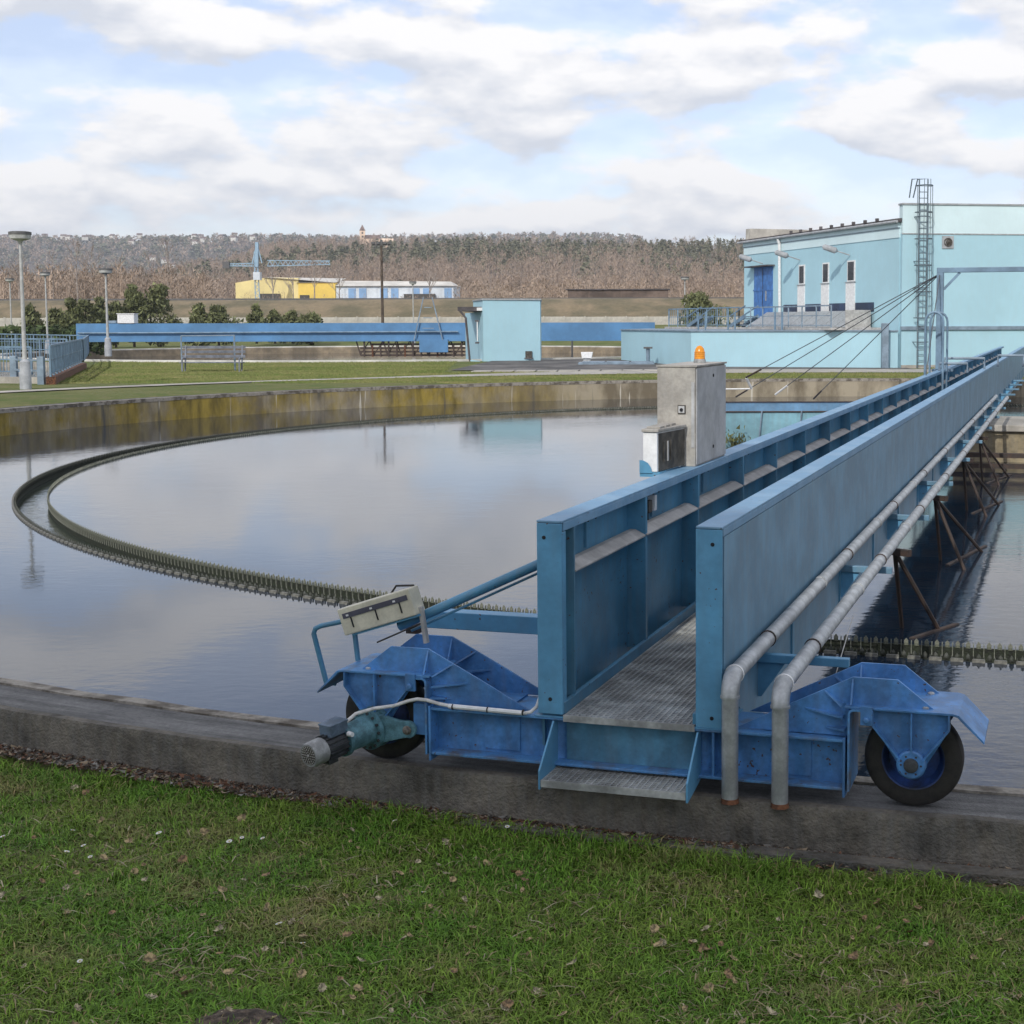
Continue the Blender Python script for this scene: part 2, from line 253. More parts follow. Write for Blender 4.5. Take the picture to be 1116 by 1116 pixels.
# ------------------------------------------------------------------ mesh helpers
class MB:
    def __init__(s, shift=(0, 0, 0)): s.v = []; s.f = []; s.mi = []; s.sh = Vector(shift); s.cur = 0
    def add(s, vs, fs):
        o = len(s.v); s.v += [tuple(Vector(p)+s.sh) for p in vs]; s.f += [tuple(i+o for i in f) for f in fs]; s.mi += [s.cur]*len(fs); return s
    def box(s, a, b):
        x, y, z = a; X, Y, Z = b
        return s.add([(x, y, z), (X, y, z), (X, Y, z), (x, Y, z), (x, y, Z), (X, y, Z), (X, Y, Z), (x, Y, Z)], [(0, 3, 2, 1), (4, 5, 6, 7), (0, 1, 5, 4), (1, 2, 6, 5), (2, 3, 7, 6), (3, 0, 4, 7)])
    def obox(s, c, ax, ay, az, hx, hy, hz):
        c = Vector(c); ax = Vector(ax).normalized()*hx; ay = Vector(ay).normalized()*hy; az = Vector(az).normalized()*hz
        vs = [c+i*ax+j*ay+k*az for k in (-1, 1) for (i, j) in ((-1, -1), (1, -1), (1, 1), (-1, 1))]
        return s.add(vs, [(0, 3, 2, 1), (4, 5, 6, 7), (0, 1, 5, 4), (1, 2, 6, 5), (2, 3, 7, 6), (3, 0, 4, 7)])
    def bar(s, p, q, w, h=None, up=(0, 0, 1)):          # rectangular bar from p to q
        p = Vector(p); q = Vector(q); d = (q-p); h = h or w
        u = Vector(up); sd = d.cross(u)
        if sd.length < 1e-6: sd = d.cross(Vector((0, 1, 0)))
        u = sd.cross(d)
        return s.obox((p+q)/2, d, sd, u, d.length/2, w/2, h/2)
    def tube(s, pts, r, n=8, caps=True, r2=None):
        pts = [Vector(p) for p in pts]; rings = []; m = len(pts); prev = None
        for i, p in enumerate(pts):
            d = (pts[min(i+1, m-1)]-pts[max(i-1, 0)]).normalized()
            if prev is None:
                a = d.cross(Vector((0, 0, 1)));
                if a.length < .05: a = d.cross(Vector((1, 0, 0)))
            else: a = prev-d*prev.dot(d)
            a.normalize(); prev = a; b = d.cross(a)
            rr = r if r2 is None else r+(r2-r)*i/(m-1)
            rings.append([p+(a*cos(2*PI*k/n)+b*sin(2*PI*k/n))*rr for k in range(n)])
        vs = [v for R in rings for v in R]; fs = []
        for i in range(m-1):
            for k in range(n): fs.append((i*n+k, i*n+(k+1) % n, (i+1)*n+(k+1) % n, (i+1)*n+k))
        if caps: fs.append(tuple(range(n-1, -1, -1))); fs.append(tuple((m-1)*n+k for k in range(n)))
        return s.add(vs, fs)
    def lathe(s, c, axis, prof, n=24, caps=True):        # prof: (distance along axis, radius)
        c = Vector(c); d = Vector(axis).normalized(); a = d.cross(Vector((0, 0, 1)))
        if a.length < .05: a = Vector((1, 0, 0))
        a.normalize(); b = d.cross(a); vs = []; fs = []; m = len(prof)
        for h, r in prof: vs += [c+d*h+(a*cos(2*PI*k/n)+b*sin(2*PI*k/n))*max(r, 1e-4) for k in range(n)]
        for i in range(m-1):
            for k in range(n): fs.append((i*n+k, (i+1)*n+k, (i+1)*n+(k+1) % n, i*n+(k+1) % n))
        if not caps: return s.add(vs, fs)
        if prof[0][1] > 1e-3: fs.append(tuple(range(n)))
        if prof[-1][1] > 1e-3: fs.append(tuple((m-1)*n+k for k in range(n-1, -1, -1)))
        return s.add(vs, fs)
    def prism(s, poly, d, to3=lambda a, b, c: (a, c, b), base=0.):   # poly in (a, b), extruded from base by d along c
        n = len(poly); vs = [to3(a, b, base) for a, b in poly]+[to3(a, b, base+d) for a, b in poly]
        fs = [tuple(range(n)), tuple(range(2*n-1, n-1, -1))]+[(i, i+n, (i+1) % n+n, (i+1) % n) for i in range(n)]
        return s.add(vs, fs)
    def mesh(s, name, m, smooth=False):
        me = bpy.data.meshes.new(name); me.from_pydata(s.v, [], s.f)
        for k in (m if isinstance(m, (list, tuple)) else [m]): me.materials.append(k)
        if any(s.mi): me.polygons.foreach_set('material_index', s.mi)
        b = bmesh.new(); b.from_mesh(me); bmesh.ops.recalc_face_normals(b, faces=b.faces); b.to_mesh(me); b.free()
        if smooth: me.shade_smooth() if hasattr(me, 'shade_smooth') else None
        if smooth:
            try: me.set_sharp_from_angle(angle=math.radians(38))
            except Exception: pass
        return me
    def build(s, name, m, parent=None, smooth=False, bevel=0.):
        o = bpy.data.objects.new(name, s.mesh(name, m, smooth)); COL.objects.link(o)
        if parent is not None: o.parent = parent
        if bevel:
            b = o.modifiers.new('edge', 'BEVEL'); b.width = bevel; b.segments = 2; b.limit_method = 'ANGLE'; b.angle_limit = .6
        return o
def tag(o, label=None, cat=None, group=None, kind=None):
    if label: o['label'] = label
    if cat: o['category'] = cat
    if group: o['group'] = group
    if kind: o['kind'] = kind
    return o
def empty(name, loc, rz=0., label=None, cat=None, group=None):
    o = bpy.data.objects.new(name, None); COL.objects.link(o); o.location = loc; o.rotation_euler = (0, 0, rz); o.empty_display_size = .2
    return tag(o, label, cat, group)
def inst(src, parent=None, loc=None, rot=None, scale=None, name=None):
    o = src.copy(); COL.objects.link(o)
    if parent is not None: o.parent = parent
    if loc is not None: o.location = loc
    if rot is not None: o.rotation_euler = rot
    if scale is not None: o.scale = scale
    return o
def copy_tree(o, parent=None):
    c = o.copy(); COL.objects.link(c)
    if parent is not None: c.parent = parent
    for ch in KIDS.get(o.name, []): copy_tree(ch, c)
    return c
KIDS = {}
def kids_of(o):
    KIDS[o.name] = [q for q in list(COL.objects) if q.parent == o]
    for q in KIDS[o.name]: kids_of(q)
def soup(name, V, Fc, m, tint=None, parent=None):       # numpy arrays: V (n,3), Fc (m,3 or 4)
    me = bpy.data.meshes.new(name); k = Fc.shape[1]
    me.vertices.add(len(V)); me.vertices.foreach_set('co', np.ascontiguousarray(V, np.float32).ravel())
    me.loops.add(Fc.size); me.loops.foreach_set('vertex_index', Fc.ravel().astype(np.int32))
    me.polygons.add(len(Fc)); me.polygons.foreach_set('loop_start', np.arange(0, Fc.size, k, dtype=np.int32))
    try: me.polygons.foreach_set('loop_total', np.full(len(Fc), k, np.int32))
    except Exception: pass
    me.update(calc_edges=True)
    if tint is not None:
        a = me.color_attributes.new('tint', 'FLOAT_COLOR', 'POINT'); c = np.ones((len(V), 4), np.float32); c[:, :3] = tint; a.data.foreach_set('color', c.ravel())
    me.materials.append(m); o = bpy.data.objects.new(name, me); COL.objects.link(o)
    if parent is not None: o.parent = parent
    return o
# ------------------------------------------------------------------ the setting
TC = Vector((7.9077, 32.1576, 0)); R_IN, R_OUT, Z_K = 26.01, 26.53, .714
T2 = Vector((-21., 113.5, 0)); T2_IN, T2_OUT = 27.3, 28.0
def ring(mb, c, prof, n=360, a0=0., a1=2*PI, close=True):   # prof: list of (R, z) swept round c
    full = abs(a1-a0-2*PI) < 1e-6; m = len(prof); k = n if full else n+1; vs = []; fs = []
    for i in range(k):
        a = a0+(a1-a0)*i/n
        vs += [(c[0]+r*cos(a), c[1]+r*sin(a), z) for r, z in prof]
    for i in range(n):
        j = (i+1) % k
        for q in range(m-(0 if close else 1)):
            w = (q+1) % m; fs.append((i*m+q, j*m+q, j*m+w, i*m+w))
    if close and not full: fs += [tuple(range(m)), tuple((k-1)*m+q for q in range(m))]
    return mb.add(vs, fs)
def smooth01(t): t = max(0, min(1, t)); return t*t*(3-2*t)
cam_dir = (Vector((0, 0, 0))-TC).normalized()
def ground_z(x, y):
    d = Vector((x, y, 0))-TC; R = d.length; near = smooth01((d.normalized().dot(cam_dir)-.1)/.6)
    bank = .49+.13*smooth01((R-27)/2.4)+.9*smooth01((R-28.6)/5.0)-.05*max(0, min(1, (-x-1)/3))
    far = .56+.12*smooth01((R-27)/2)
    h = far*(1-near)+bank*near
    return h+.012*noise.noise((x*1.3, y*1.3, 0)) if R < 60 else h
def build_ground():
    pts = []; edges = []
    def loop(ps):
        o = len(pts); pts.extend(ps); edges.extend([(o+i, o+(i+1) % len(ps)) for i in range(len(ps))])
    loop([(TC.x+26.50*cos(2*PI*i/300), TC.y+26.50*sin(2*PI*i/300)) for i in range(300)])
    loop([(T2.x+27.9*cos(2*PI*i/160), T2.y+27.9*sin(2*PI*i/160)) for i in range(160)])
    loop([(2600, -300), (2600, 2600), (-2600, 2600), (-2600, -300)])
    for R in (27.2, 28, 29, 30, 31.5, 33.5, 36, 40, 46):
        for i in range(200):
            a = 2*PI*(i+.5*(int(R) % 2))/200; p = (TC.x+R*cos(a), TC.y+R*sin(a))
            if (p[0]-T2.x)**2+(p[1]-T2.y)**2 > 29**2: pts.append(p)
    for i in range(40):
        for j in range(40):
            p = (-100+200*i/39+.3*(j % 3), -40+260*j/39)
            if math.hypot(p[0]-TC.x, p[1]-TC.y) > 50 and math.hypot(p[0]-T2.x, p[1]-T2.y) > 29: pts.append(p)
    v, e, f, *_ = geometry.delaunay_2d_cdt([Vector(p) for p in pts], edges, [], 0, 1e-5)
    ff = []
    for t in f:
        c = sum((v[i] for i in t), Vector((0, 0)))/len(t)
        if (c-TC.xy).length < 26.48 or (c-T2.xy).length < 27.88: continue
        ff.append(tuple(t))
    mb = MB(); mb.add([(p.x, p.y, ground_z(p.x, p.y)) for p in v], ff)
    return tag(mb.build('ground', lawn_m, None, True), kind='structure')
build_ground()
# tank kerb, wheel track, wall, floor
root = empty('tank_basin', (TC.x, TC.y, -3), 0, 'round concrete settling tank with low kerb that the blue bridge wheels run along', 'tank')
S0 = (-TC.x, -TC.y, 3)
ring(MB(S0), TC, [(R_IN+.05, -3), (R_IN+.05, Z_K-.03), (R_IN-.003, Z_K-.02), (R_IN-.003, -3)], 360).build('tank_wall', tank_wall_m, root, True)
mb = MB(S0)
for i in range(360):          # worn, uneven inner edging strip
    a0, a1 = 2*PI*i/360, 2*PI*(i+1)/360
    def pr(a): j = .008*noise.noise((a*60, 0, 0)); k = .010*noise.noise((a*45, 5, 0)); return [(R_IN+.09, Z_K-.10), (R_IN+.09+k, Z_K+.010+j), (R_IN-.012+k, Z_K+.006+j), (R_IN-.012, Z_K-.10)]
    P0, P1 = pr(a0), pr(a1); q = [(TC.x+r*cos(a), TC.y+r*sin(a), z) for a, P in ((a0, P0), (a1, P1)) for r, z in P]
    mb.add(q, [(1, 5, 6, 2), (0, 4, 5, 1), (2, 6, 7, 3)])
mb.build('inner_edging', conc_edge, root, True)
ring(MB(S0), TC, [(R_IN+.05, 0.), (R_IN+.05, Z_K-.004), (R_OUT-.05, Z_K), (R_OUT-.05, 0.)], 720).build('wheel_track', conc_track, root, True)
mb = MB(S0)
for i in range(720):
    a0, a1 = 2*PI*i/720, 2*PI*(i+1)/720
    def pr(a): j = .006*noise.noise((a*80, 2, 0)); k = .012*noise.noise((a*70, 9, 0)); return [(R_OUT-.08, Z_K-.2), (R_OUT-.07+k, Z_K+.006+j), (R_OUT-.018+k*.3, Z_K+.004+j), (R_OUT+k*.3, Z_K-.03), (R_OUT+.004, .28)]
    P0, P1 = pr(a0), pr(a1); q = [(TC.x+r*cos(a), TC.y+r*sin(a), z) for a, P in ((a0, P0), (a1, P1)) for r, z in P]
    mb.add(q, [(1, 6, 7, 2), (0, 5, 6, 1), (2, 7, 8, 3), (3, 8, 9, 4)])
mb.build('outer_kerb', conc_kerb, root, True)
mb = MB(S0); apron = []
for i in range(3):           # low footing slabs, gap to the kerb; leaf litter covers the ground left of them
    ac = math.atan2(-TC.y+6, -TC.x); a0, a1 = ac-.045+.055*i+.0004, ac-.045+.055*(i+1)-.0004; zz = .512+.006*((i*7) % 5)
    ring(MB(S0), TC, [(R_OUT+.035, .2), (R_OUT+.035, zz), (R_OUT+.15, zz+.006), (R_OUT+.15, .2)], 16, a0, a1).build('footing_slab', conc_kerb, root)
ring(MB(S0), TC, [(19.0, -3), (19.0, -2.9), (R_IN, -2.9), (R_IN, -3)], 90).build('tank_floor', conc_kerb, root)
# water: inside and outside the weir ring, and in the launder between
WO, WI = 20.28, 19.74
mb = MB(); ring(mb, TC, [(WO, 0), (R_IN+.01, 0)], 200, close=False); tag(mb.build('water', water_m), kind='structure')
mb = MB(); ring(mb, TC, [(.02, 0), (WI-.02, 0)], 200, close=False); tag(mb.build('water', water_m), kind='structure')
mb = MB(); ring(mb, TC, [(WI, -.15), (WO-.02, -.15)], 200, close=False); tag(mb.build('channel_water', trough_m), kind='structure')
# ------------------------------------------------------------------ toothed overflow weir
def to_img(p):
    d = Vector(p)-Vector((0, 0, EYE)); q = d.dot(fw); return (CX+F_PX*d.dot(cr)/q, CY-F_PX*d.dot(cu)/q, q)
def build_weir():
    w = empty('overflow_weir', (TC.x, TC.y, -.6), 0, 'long curved overflow channel with two rows of toothed weir plates sticking out of the water', 'weir')
    S = (-TC.x, -TC.y, .6)
    ring(MB(S), TC, [(WI-.02, -.6), (WI-.02, .003), (WI, .003), (WI, -.6)], 400).build('channel_wall', algae, w, True)
    ring(MB(S), TC, [(WO-.02, -.6), (WO-.02, .003), (WO, .003), (WO, -.6)], 400).build('channel_wall', algae, w, True)
    ring(MB(S), TC, [(WI, -.6), (WI, -.56), (WO-.02, -.56), (WO-.02, -.6)], 200).build('channel_floor', algae, w)
    def plate():      # local: x along wall, y outward from the wall face, z up
        m = MB()
        m.prism([(-.020, .0), (.020, .0), (.020, .042), (.0, .068), (-.020, .042)], .007, lambda a, b, c: (a, c+.004, b))
        return m
    def rib():
        m = MB(); pr = [(-.004, -.09), (.008, -.08), (.014, -.05), (.017, 0), (.014, .034), (.005, .046), (-.004, .046)]
        m.prism(pr, .008, lambda a, b, c: (.0425+c, a, b)); return m
    def pair():
        m = plate(); k = rib(); m.cur = 1; m.add(k.v, k.f); return m
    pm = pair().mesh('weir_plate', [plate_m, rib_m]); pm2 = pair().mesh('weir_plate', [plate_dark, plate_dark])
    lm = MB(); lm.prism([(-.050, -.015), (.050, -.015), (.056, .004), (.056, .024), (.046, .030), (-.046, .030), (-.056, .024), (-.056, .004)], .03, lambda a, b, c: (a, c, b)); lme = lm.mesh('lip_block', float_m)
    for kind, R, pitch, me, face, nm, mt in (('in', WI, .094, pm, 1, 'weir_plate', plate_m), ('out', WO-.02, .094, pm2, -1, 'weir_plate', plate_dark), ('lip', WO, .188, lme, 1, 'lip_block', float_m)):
        n = int(2*PI*R/pitch); cand = []
        for i in range(n):
            a = 2*PI*i/n; p = (TC.x+R*cos(a), TC.y+R*sin(a), .03); x, y, q = to_img(p)
            nearside = Vector((p[0], p[1])).length
            vis = -20 < x < 1136 and q > 0; facing = ((Vector((cos(a), sin(a), 0))*face).dot(Vector((-p[0], -p[1], 0))) > 0)
            cand.append((0 if (vis and facing) else 1, nearside, a))
        cand.sort(); solo = cand[:300]; rest = cand[300:]
        for _, _, a in solo:
            o = bpy.data.objects.new(nm, me); COL.objects.link(o); o.parent = w
            o.location = (R*cos(a), R*sin(a), .6); o.rotation_euler = (0, 0, a-PI/2 if face > 0 else a+PI/2)
        V0 = np.array([v.co for v in me.vertices]); F0 = [tuple(p.vertices) for p in me.polygons]
        T = []
        for p in F0:
            for j in range(1, len(p)-1): T.append((p[0], p[j], p[j+1]))
        T = np.array(T); A = np.array([c[2] for c in rest]); r = A-PI/2 if face > 0 else A+PI/2
        c, s_ = np.cos(r)[:, None], np.sin(r)[:, None]
        X = V0[None, :, 0]*c-V0[None, :, 1]*s_+(R*np.cos(A))[:, None]; Y = V0[None, :, 0]*s_+V0[None, :, 1]*c+(R*np.sin(A))[:, None]; Z = np.repeat(V0[None, :, 2]+.6, len(A), 0)
        V = np.stack([X, Y, Z], -1).reshape(-1, 3); Fc = (T[None]+(np.arange(len(A))*len(V0))[:, None, None]).reshape(-1, 3)
        tag(soup(nm+'_row', V, Fc, mt, None, w), kind='stuff')
build_weir()
# ------------------------------------------------------------------ the travelling bridge: local frame t (right), s (along), z
PHI = .283
def bp(t, s, z): return Vector((cos(PHI)*t+sin(PHI)*s, -sin(PHI)*t+cos(PHI)*s, z))
def bthing(name, label, cat, t, s, z, group=None):
    o = empty(name, bp(t, s, z), -PHI, label, cat, group); o['_o'] = (t, s, z); return o
def bm_(o):
    t, s, z = o['_o']; return MB((-t, -s, -z))
BR = bthing('scraper_bridge', 'long blue steel scraper bridge with grated walkway between two solid side girders', 'bridge', -2.02, 6.6, Z_K)
S_END = 58.6
GL0, GL1, GR0, GR1 = -2.49, -2.36, -1.68, -1.55
ZT, ZD = 2.03, 1.06
SHIFT = (2.02, -6.6, -Z_K)
def B(): return MB(SHIFT)
# left girder: web plate, top flange with lip, end post, stiffeners
b = B(); b.box((GL0, 6.66, .88), (GL0+.012, S_END, ZT-.012)); b.build('girder_web', girder_blue, BR)
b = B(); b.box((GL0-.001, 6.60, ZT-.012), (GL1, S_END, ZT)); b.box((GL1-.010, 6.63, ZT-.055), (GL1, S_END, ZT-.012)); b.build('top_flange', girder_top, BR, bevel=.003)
b = B(); b.box((GL0, 6.60, ZD), (GL1, 6.612, ZT-.014)); b.box((GL1-.010, 6.612, ZD), (GL1, 6.665, ZT-.058)); b.box((GL0+.0, 6.612, ZD), (GL0+.010, 6.66, ZT-.014)); b.build('end_plate', end_blue, BR, bevel=.003)
def bolt_hole(t, s, z, r=.010): b = B(); b.lathe((t, s-.004, z), (0, 1, 0), [(0, r*.5), (.002, r), (.006, r)], 10); b.build('bolt_hole', hole_m, BR)
for t, z in ((-2.452, 1.945), (-2.425, 1.135), (-1.597, 1.945), (-1.60, 1.10)): bolt_hole(t, 6.60, z)
ST = [6.80, 8.09, 9.36, 10.77, 12.10, 13.51, 15.0, 16.49, 18.05, 19.57, 21.23, 22.9, 24.6, 26.3]
while ST[-1] < S_END-2: ST.append(ST[-1]+1.6)
for i, s in enumerate(ST):
    b = B(); b.box((GL0+.012, s-.005, ZD+.01), (GL1-.012, s+.005, ZT-.013)); b.box((GL1-.012, s-.004, ZD+.01), (GL1-.004, s+.034 if i else s+.012, ZT-.056)); b.build('stiffener', girder_blue, BR)
    if i < len(ST)-1:
        e = ST[i+1]
        b = B(); b.prism([(GL1+.003, 1.744), (GL1+.003, 1.752), (GL1-.060, 1.784), (GL1-.095, 1.784), (GL1-.095, 1.777), (GL1-.062, 1.777)], e-s-.03, lambda a, z, c: (a, c, z), s+.006); b.build('cable_tray', tray_m, BR)
        if i < 9:
            j = s+(e-s)*.38
            b = B(); b.box((GL0+.012, j-.004, 1.79), (GL0+.028, j+.004, ZT-.014)); b.build('tray_hanger', girder_blue, BR)
            b = B(); b.lathe((GL0+.012, j+.07, 1.93), (1, 0, 0), [(0, .011), (.004, .011)], 10); b.lathe((GL0+.012, j+.20, 1.93), (1, 0, 0), [(0, .011), (.004, .011)], 10); b.build('bolt_pair', hole_m, BR)
b = B(); b.box((GL0+.02, 6.70, ZD+.06), (GL1-.05, 6.785, ZT-.07)); b.build('gap_shade_strip', hole_m, BR)  # dark strip standing in for the shade inside the open gap
b = B(); b.box((GL1-.02, 6.62, ZD), (GL1+.004, S_END, ZD+.058)); b.build('toe_board', girder_blue, BR, bevel=.002)
b = B(); b.box((GL0+.016, 6.835, 1.835), (GL0+.024, 6.915, 1.975)); b.build('name_plate', white_p, BR)
# right girder, closed box towards the water
b = B(); b.box((GR0+.02, 6.63, ZD), (GR1-.010, 7.0, ZT-.012)); b.box((GR0+.02, 7.0, .88), (GR1-.010, S_END, ZT-.012)); b.build('girder_web', girder_blue, BR)
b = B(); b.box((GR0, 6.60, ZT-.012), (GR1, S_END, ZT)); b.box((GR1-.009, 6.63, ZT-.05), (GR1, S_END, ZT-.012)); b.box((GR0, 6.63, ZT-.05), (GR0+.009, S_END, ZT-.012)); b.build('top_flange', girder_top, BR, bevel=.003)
b = B(); b.box((GR1-.009, 6.64, ZD), (GR1, 7.0, ZT-.052)); b.box((GR1-.009, 7.0, .87), (GR1, S_END, ZT-.052)); b.build('outer_skin', girder_skin, BR)
b = B(); b.box((GR0, 6.60, ZD-.01), (GR1, 6.612, ZT-.014)); b.box((GR0, 6.612, ZD-.01), (GR0+.012, 6.64, ZT-.052)); b.build('end_plate', end_blue, BR, bevel=.003)
for k in range(27):
    s = 8.4+1.9*k
    b = B(); b.box((GR1, s, .90), (GR1+.012, s+.06, ZD+.16)); b.build('web_gusset', girder_blue, BR)
b = B(); b.box((GR0-.02, 6.62, ZD), (GR0+.002, S_END, ZD+.05)); b.build('toe_board', girder_blue, BR)
# deck: grating panels on cross beams
def grating(s0, s1, t0, t1, z, ns, nt_, h=.028, w=.009):
    b = B()
    for i in range(ns+1):
        s = s0+.004+(s1-s0-.008)*i/ns; b.box((t0, s-w/2, z-h*.8), (t1, s+w/2, z-.001))
    for j in range(nt_+1):
        t = t0+w/2+(t1-t0-w)*j/nt_; b.box((t-w/2, s0+.004, z-h), (t+w/2, s1-.004, z))
    return b
for k in range(9):
    s0 = 6.60+k*1.0; fine = k < 5
    b = grating(s0+.003, s0+.997, GL1+.006, GR0-.006, ZD, 32 if fine else 16, 21 if fine else 10)
    if k == 0: b.box((GL1+.004, 6.595, ZD-.032), (GR0-.004, 6.604, ZD+.001))
    o = b.build('grating_panel', grate_m, BR)
b = B(); b.box((GL1+.004, 15.62, ZD-.03), (GR0-.004, S_END, ZD)); b.build('deck_plate', grate_m, BR)
for k in range(34):
    s = 7.6+1.5*k; b = B(); b.box((GL0+.02, s, .89), (GR1-.02, s+.06, ZD-.035)); b.build('cross_beam', girder_blue, BR)
# end beam on the kerb, step
ZB0, ZB1 = .80, 1.045
b = B(); b.box((-3.085, 6.60, ZB1-.014), (-.955, 6.96, ZB1)); b.box((-3.085, 6.60, ZB0), (-.955, 6.96, ZB0+.014)); b.build('beam_flange', truck_worn, BR, bevel=.003)
b = B(); b.box((-3.085, 6.690, ZB0+.014), (-.955, 6.703, ZB1-.014)); b.box((-3.085, 6.90, ZB0+.014), (-.955, 6.913, ZB1-.014)); b.build('beam_web', truck_blue, BR)
for t in (-3.085, -.967): b = B(); b.box((t, 6.592, ZB0-.03), (t+.012, 6.97, ZB1+.01)); b.build('end_stiffener', truck_blue, BR, bevel=.002)
for a, c in ((-2.815, -2.62), (-1.33, -1.13)): b = B(); b.box((a, 6.682, ZB0+.03), (c, 6.692, ZB1-.03)); b.build('cover_plate', truck_blue, BR, bevel=.003)
b = B(); b.box((-1.60, 6.605, ZB0+.012), (-1.588, 6.69, ZB1-.016)); b.build('web_stiffener', truck_blue, BR)
b = B(); b.box((GL0-.02, 6.596, ZB1), (GR1+.02, 6.99, ZD-.010)); b.build('seat_plate', end_blue, BR)
b = B(); b.box((GL1-.005, 6.672, .815), (GR0+.005, 6.684, 1.028)); b.build('step_back_plate', mat('step_paint', (.10, .28, .42), .5, var=.15, vscale=4, streak=.2), BR)
for t in (-2.415, -1.675): b = B(); b.prism([(6.60, ZB1-.018), (6.655, ZB1-.018), (6.655, .78), (6.40, .742), (6.392, .742), (6.392, .835)], .010, lambda a, z, c: (c, a, z), t); b.build('step_side', end_blue, BR, bevel=.002)
b = B(); b.mi_ = 0
for i in range(9): s = 6.402+.0295*i; b.box((GL1-.043, s, .762), (GR0+.003, s+.006, .786))
for j in range(24): t = GL1-.043+(.725-.006)*j/23; b.box((t, 6.402, .765), (t+.006, 6.644, .788))
b.box((GL1-.043, 6.394, .755), (GR0+.003, 6.402, .790)); b.build('step_tread', grate_m, BR)
# bogies
def bogie(sg):
    tc = -2.02; T = lambda q: tc+sg*q            # q: distance outward from the bridge axis
    P3 = lambda a, z, c: (T(a), c, z)
    cheek = [(.53, 1.05), (.66, 1.05), (1.075, 1.05), (1.075, 1.205), (1.47, 1.205), (1.30, 1.335), (1.09, 1.335), (.80, 1.19)]
    for s0, nm in ((6.655, 'cheek_plate'), (6.955, 'cheek_plate')):
        b = B(); b.prism(cheek, .012, P3, s0); b.build(nm, truck_blue, BR, bevel=.002)
        front = s0 < 6.8; y0, y1 = (s0-.055, s0) if front else (s0-.06, s0)
        for (a, z), (c, w) in (((1.09, 1.215), (1.09, 1.325)), ((1.045, 1.205), (.955, 1.262)), ((1.05, 1.15), (.86, 1.170)), ((1.06, 1.09), (.96, 1.085))):
            d = Vector((c-a, w-z)).normalized(); nrm = Vector((-d.y, d.x))*.004
            b = B(); vs = []
            for e in (1, -1):
                vs += [(T(a+nrm.x*e), s0, z+nrm.y*e), (T(c+nrm.x*e), s0, w+nrm.y*e), (T(a+nrm.x*e), s0-.06, z+nrm.y*e)]
            b.add(vs, [(0, 1, 2), (5, 4, 3), (0, 3, 4, 1), (1, 4, 5, 2), (2, 5, 3, 0)]); b.build('rib', truck_blue, BR)
    b = B(); b.box((min(T(.66), T(1.075)), 6.667, 1.045), (max(T(.66), T(1.075)), 6.955, 1.055)); b.build('bogie_floor', truck_blue, BR)
    # mudguard: flat top with a lip bent down outside and a rounded guard on the inside
    pr = [(1.06, 1.207), (1.555, 1.207), (1.585, 1.200), (1.605, 1.180), (1.70, 1.085), (1.70, 1.073), (1.597, 1.170), (1.578, 1.190), (1.553, 1.196), (1.06, 1.196)]
    b = B(); b.prism(pr, .40, P3, 6.60); b.build('mudguard', truck_worn if sg < 0 else truck_blue, BR, bevel=.002)
    arc = [(1.075+.028*(1-cos(k*PI/10)), 1.168+.028*sin(k*PI/10)) for k in range(6)]
    pr = [(1.075, .80)]+arc+[(1.16, 1.196), (1.16, 1.186)]+[(1.085+.018*(1-cos(k*PI/10)), 1.168+.018*sin(k*PI/10)) for k in range(5, -1, -1)]+[(1.085, .80)]
    b = B(); b.prism(pr, .30, P3, 6.595); b.build('wheel_guard', truck_worn, BR)
    for q, s in ((1.10, 6.60),): b = B(); b.box((min(T(1.135), T(1.19)), s-.012, 1.125), (max(T(1.135), T(1.19)), s+.004, 1.215)); b.lathe((T(1.163), s-.012, 1.15), (0, -1, 0), [(0, .016), (.012, .016), (.016, .010)], 6); b.build('guard_bracket', truck_blue, BR, bevel=.002)
    for q, s in ((1.43, 6.66), (1.43, 6.93)): b = B(); b.lathe((T(q), s, 1.207), (0, 0, 1), [(0, .017), (.007, .017), (.011, .010)], 8); b.build('bolt_head', galv, BR)
    # axle hanger: funnel plate with three ribs and boss
    ax = 1.37; za = Z_K+.235
    for s0 in (6.635, 6.875):
        b = B(); b.prism([(1.185, 1.196), (1.545, 1.196), (1.545, 1.125), (ax+.07, za+.0), (ax+.035, za-.05), (ax-.035, za-.05), (ax-.07, za+.0), (1.185, 1.125)], .012, P3, s0); b.build('axle_hanger', truck_blue, BR, bevel=.002)
        if s0 < 6.8:
            for (a, z), (c, w) in (((ax, 1.195), (ax, za+.05)), ((1.19, 1.125), (ax-.05, za+.02)), ((1.54, 1.125), (ax+.05, za+.02))):
                b = B(); b.bar((T(a), s0-.02, z), (T(c), s0-.02, w), .008 if a == ax else .04, .04 if a == ax else .008, (0, 1, 0) if a == ax else (0, 0, 1)); b.build('hanger_rib', truck_blue, BR)
            for a in (1.19, 1.54): b = B(); b.box((min(T(a-.004), T(a+.004)), s0-.04, 1.122), (max(T(a-.004), T(a+.004)), s0, 1.195)); b.build('hanger_rib', truck_blue, BR)
    # wheel
    wc = (T(ax), 6.70, za); r = .232
    wb = B(); wb.lathe(wc, (0, 1, 0), [(.0, .148), (.0, .185), (.004, .215), (.012, .226), (.03, .231), (.09, .231), (.108, .226), (.116, .215), (.12, .185), (.12, .148), (.0, .148)], 56, False)
    ty = wb.build('wheel', black_m, BR, True)
    KIDS['_'] = []
    hb = B(); hb.lathe(wc, (0, 1, 0), [(.03, .05), (.040, .06), (.056, .120), (.030, .136), (.006, .142), (.004, .1485), (.10, .1485), (.10, .05)], 40)
    rim = hb.build('rim', rim_m, ty, True)
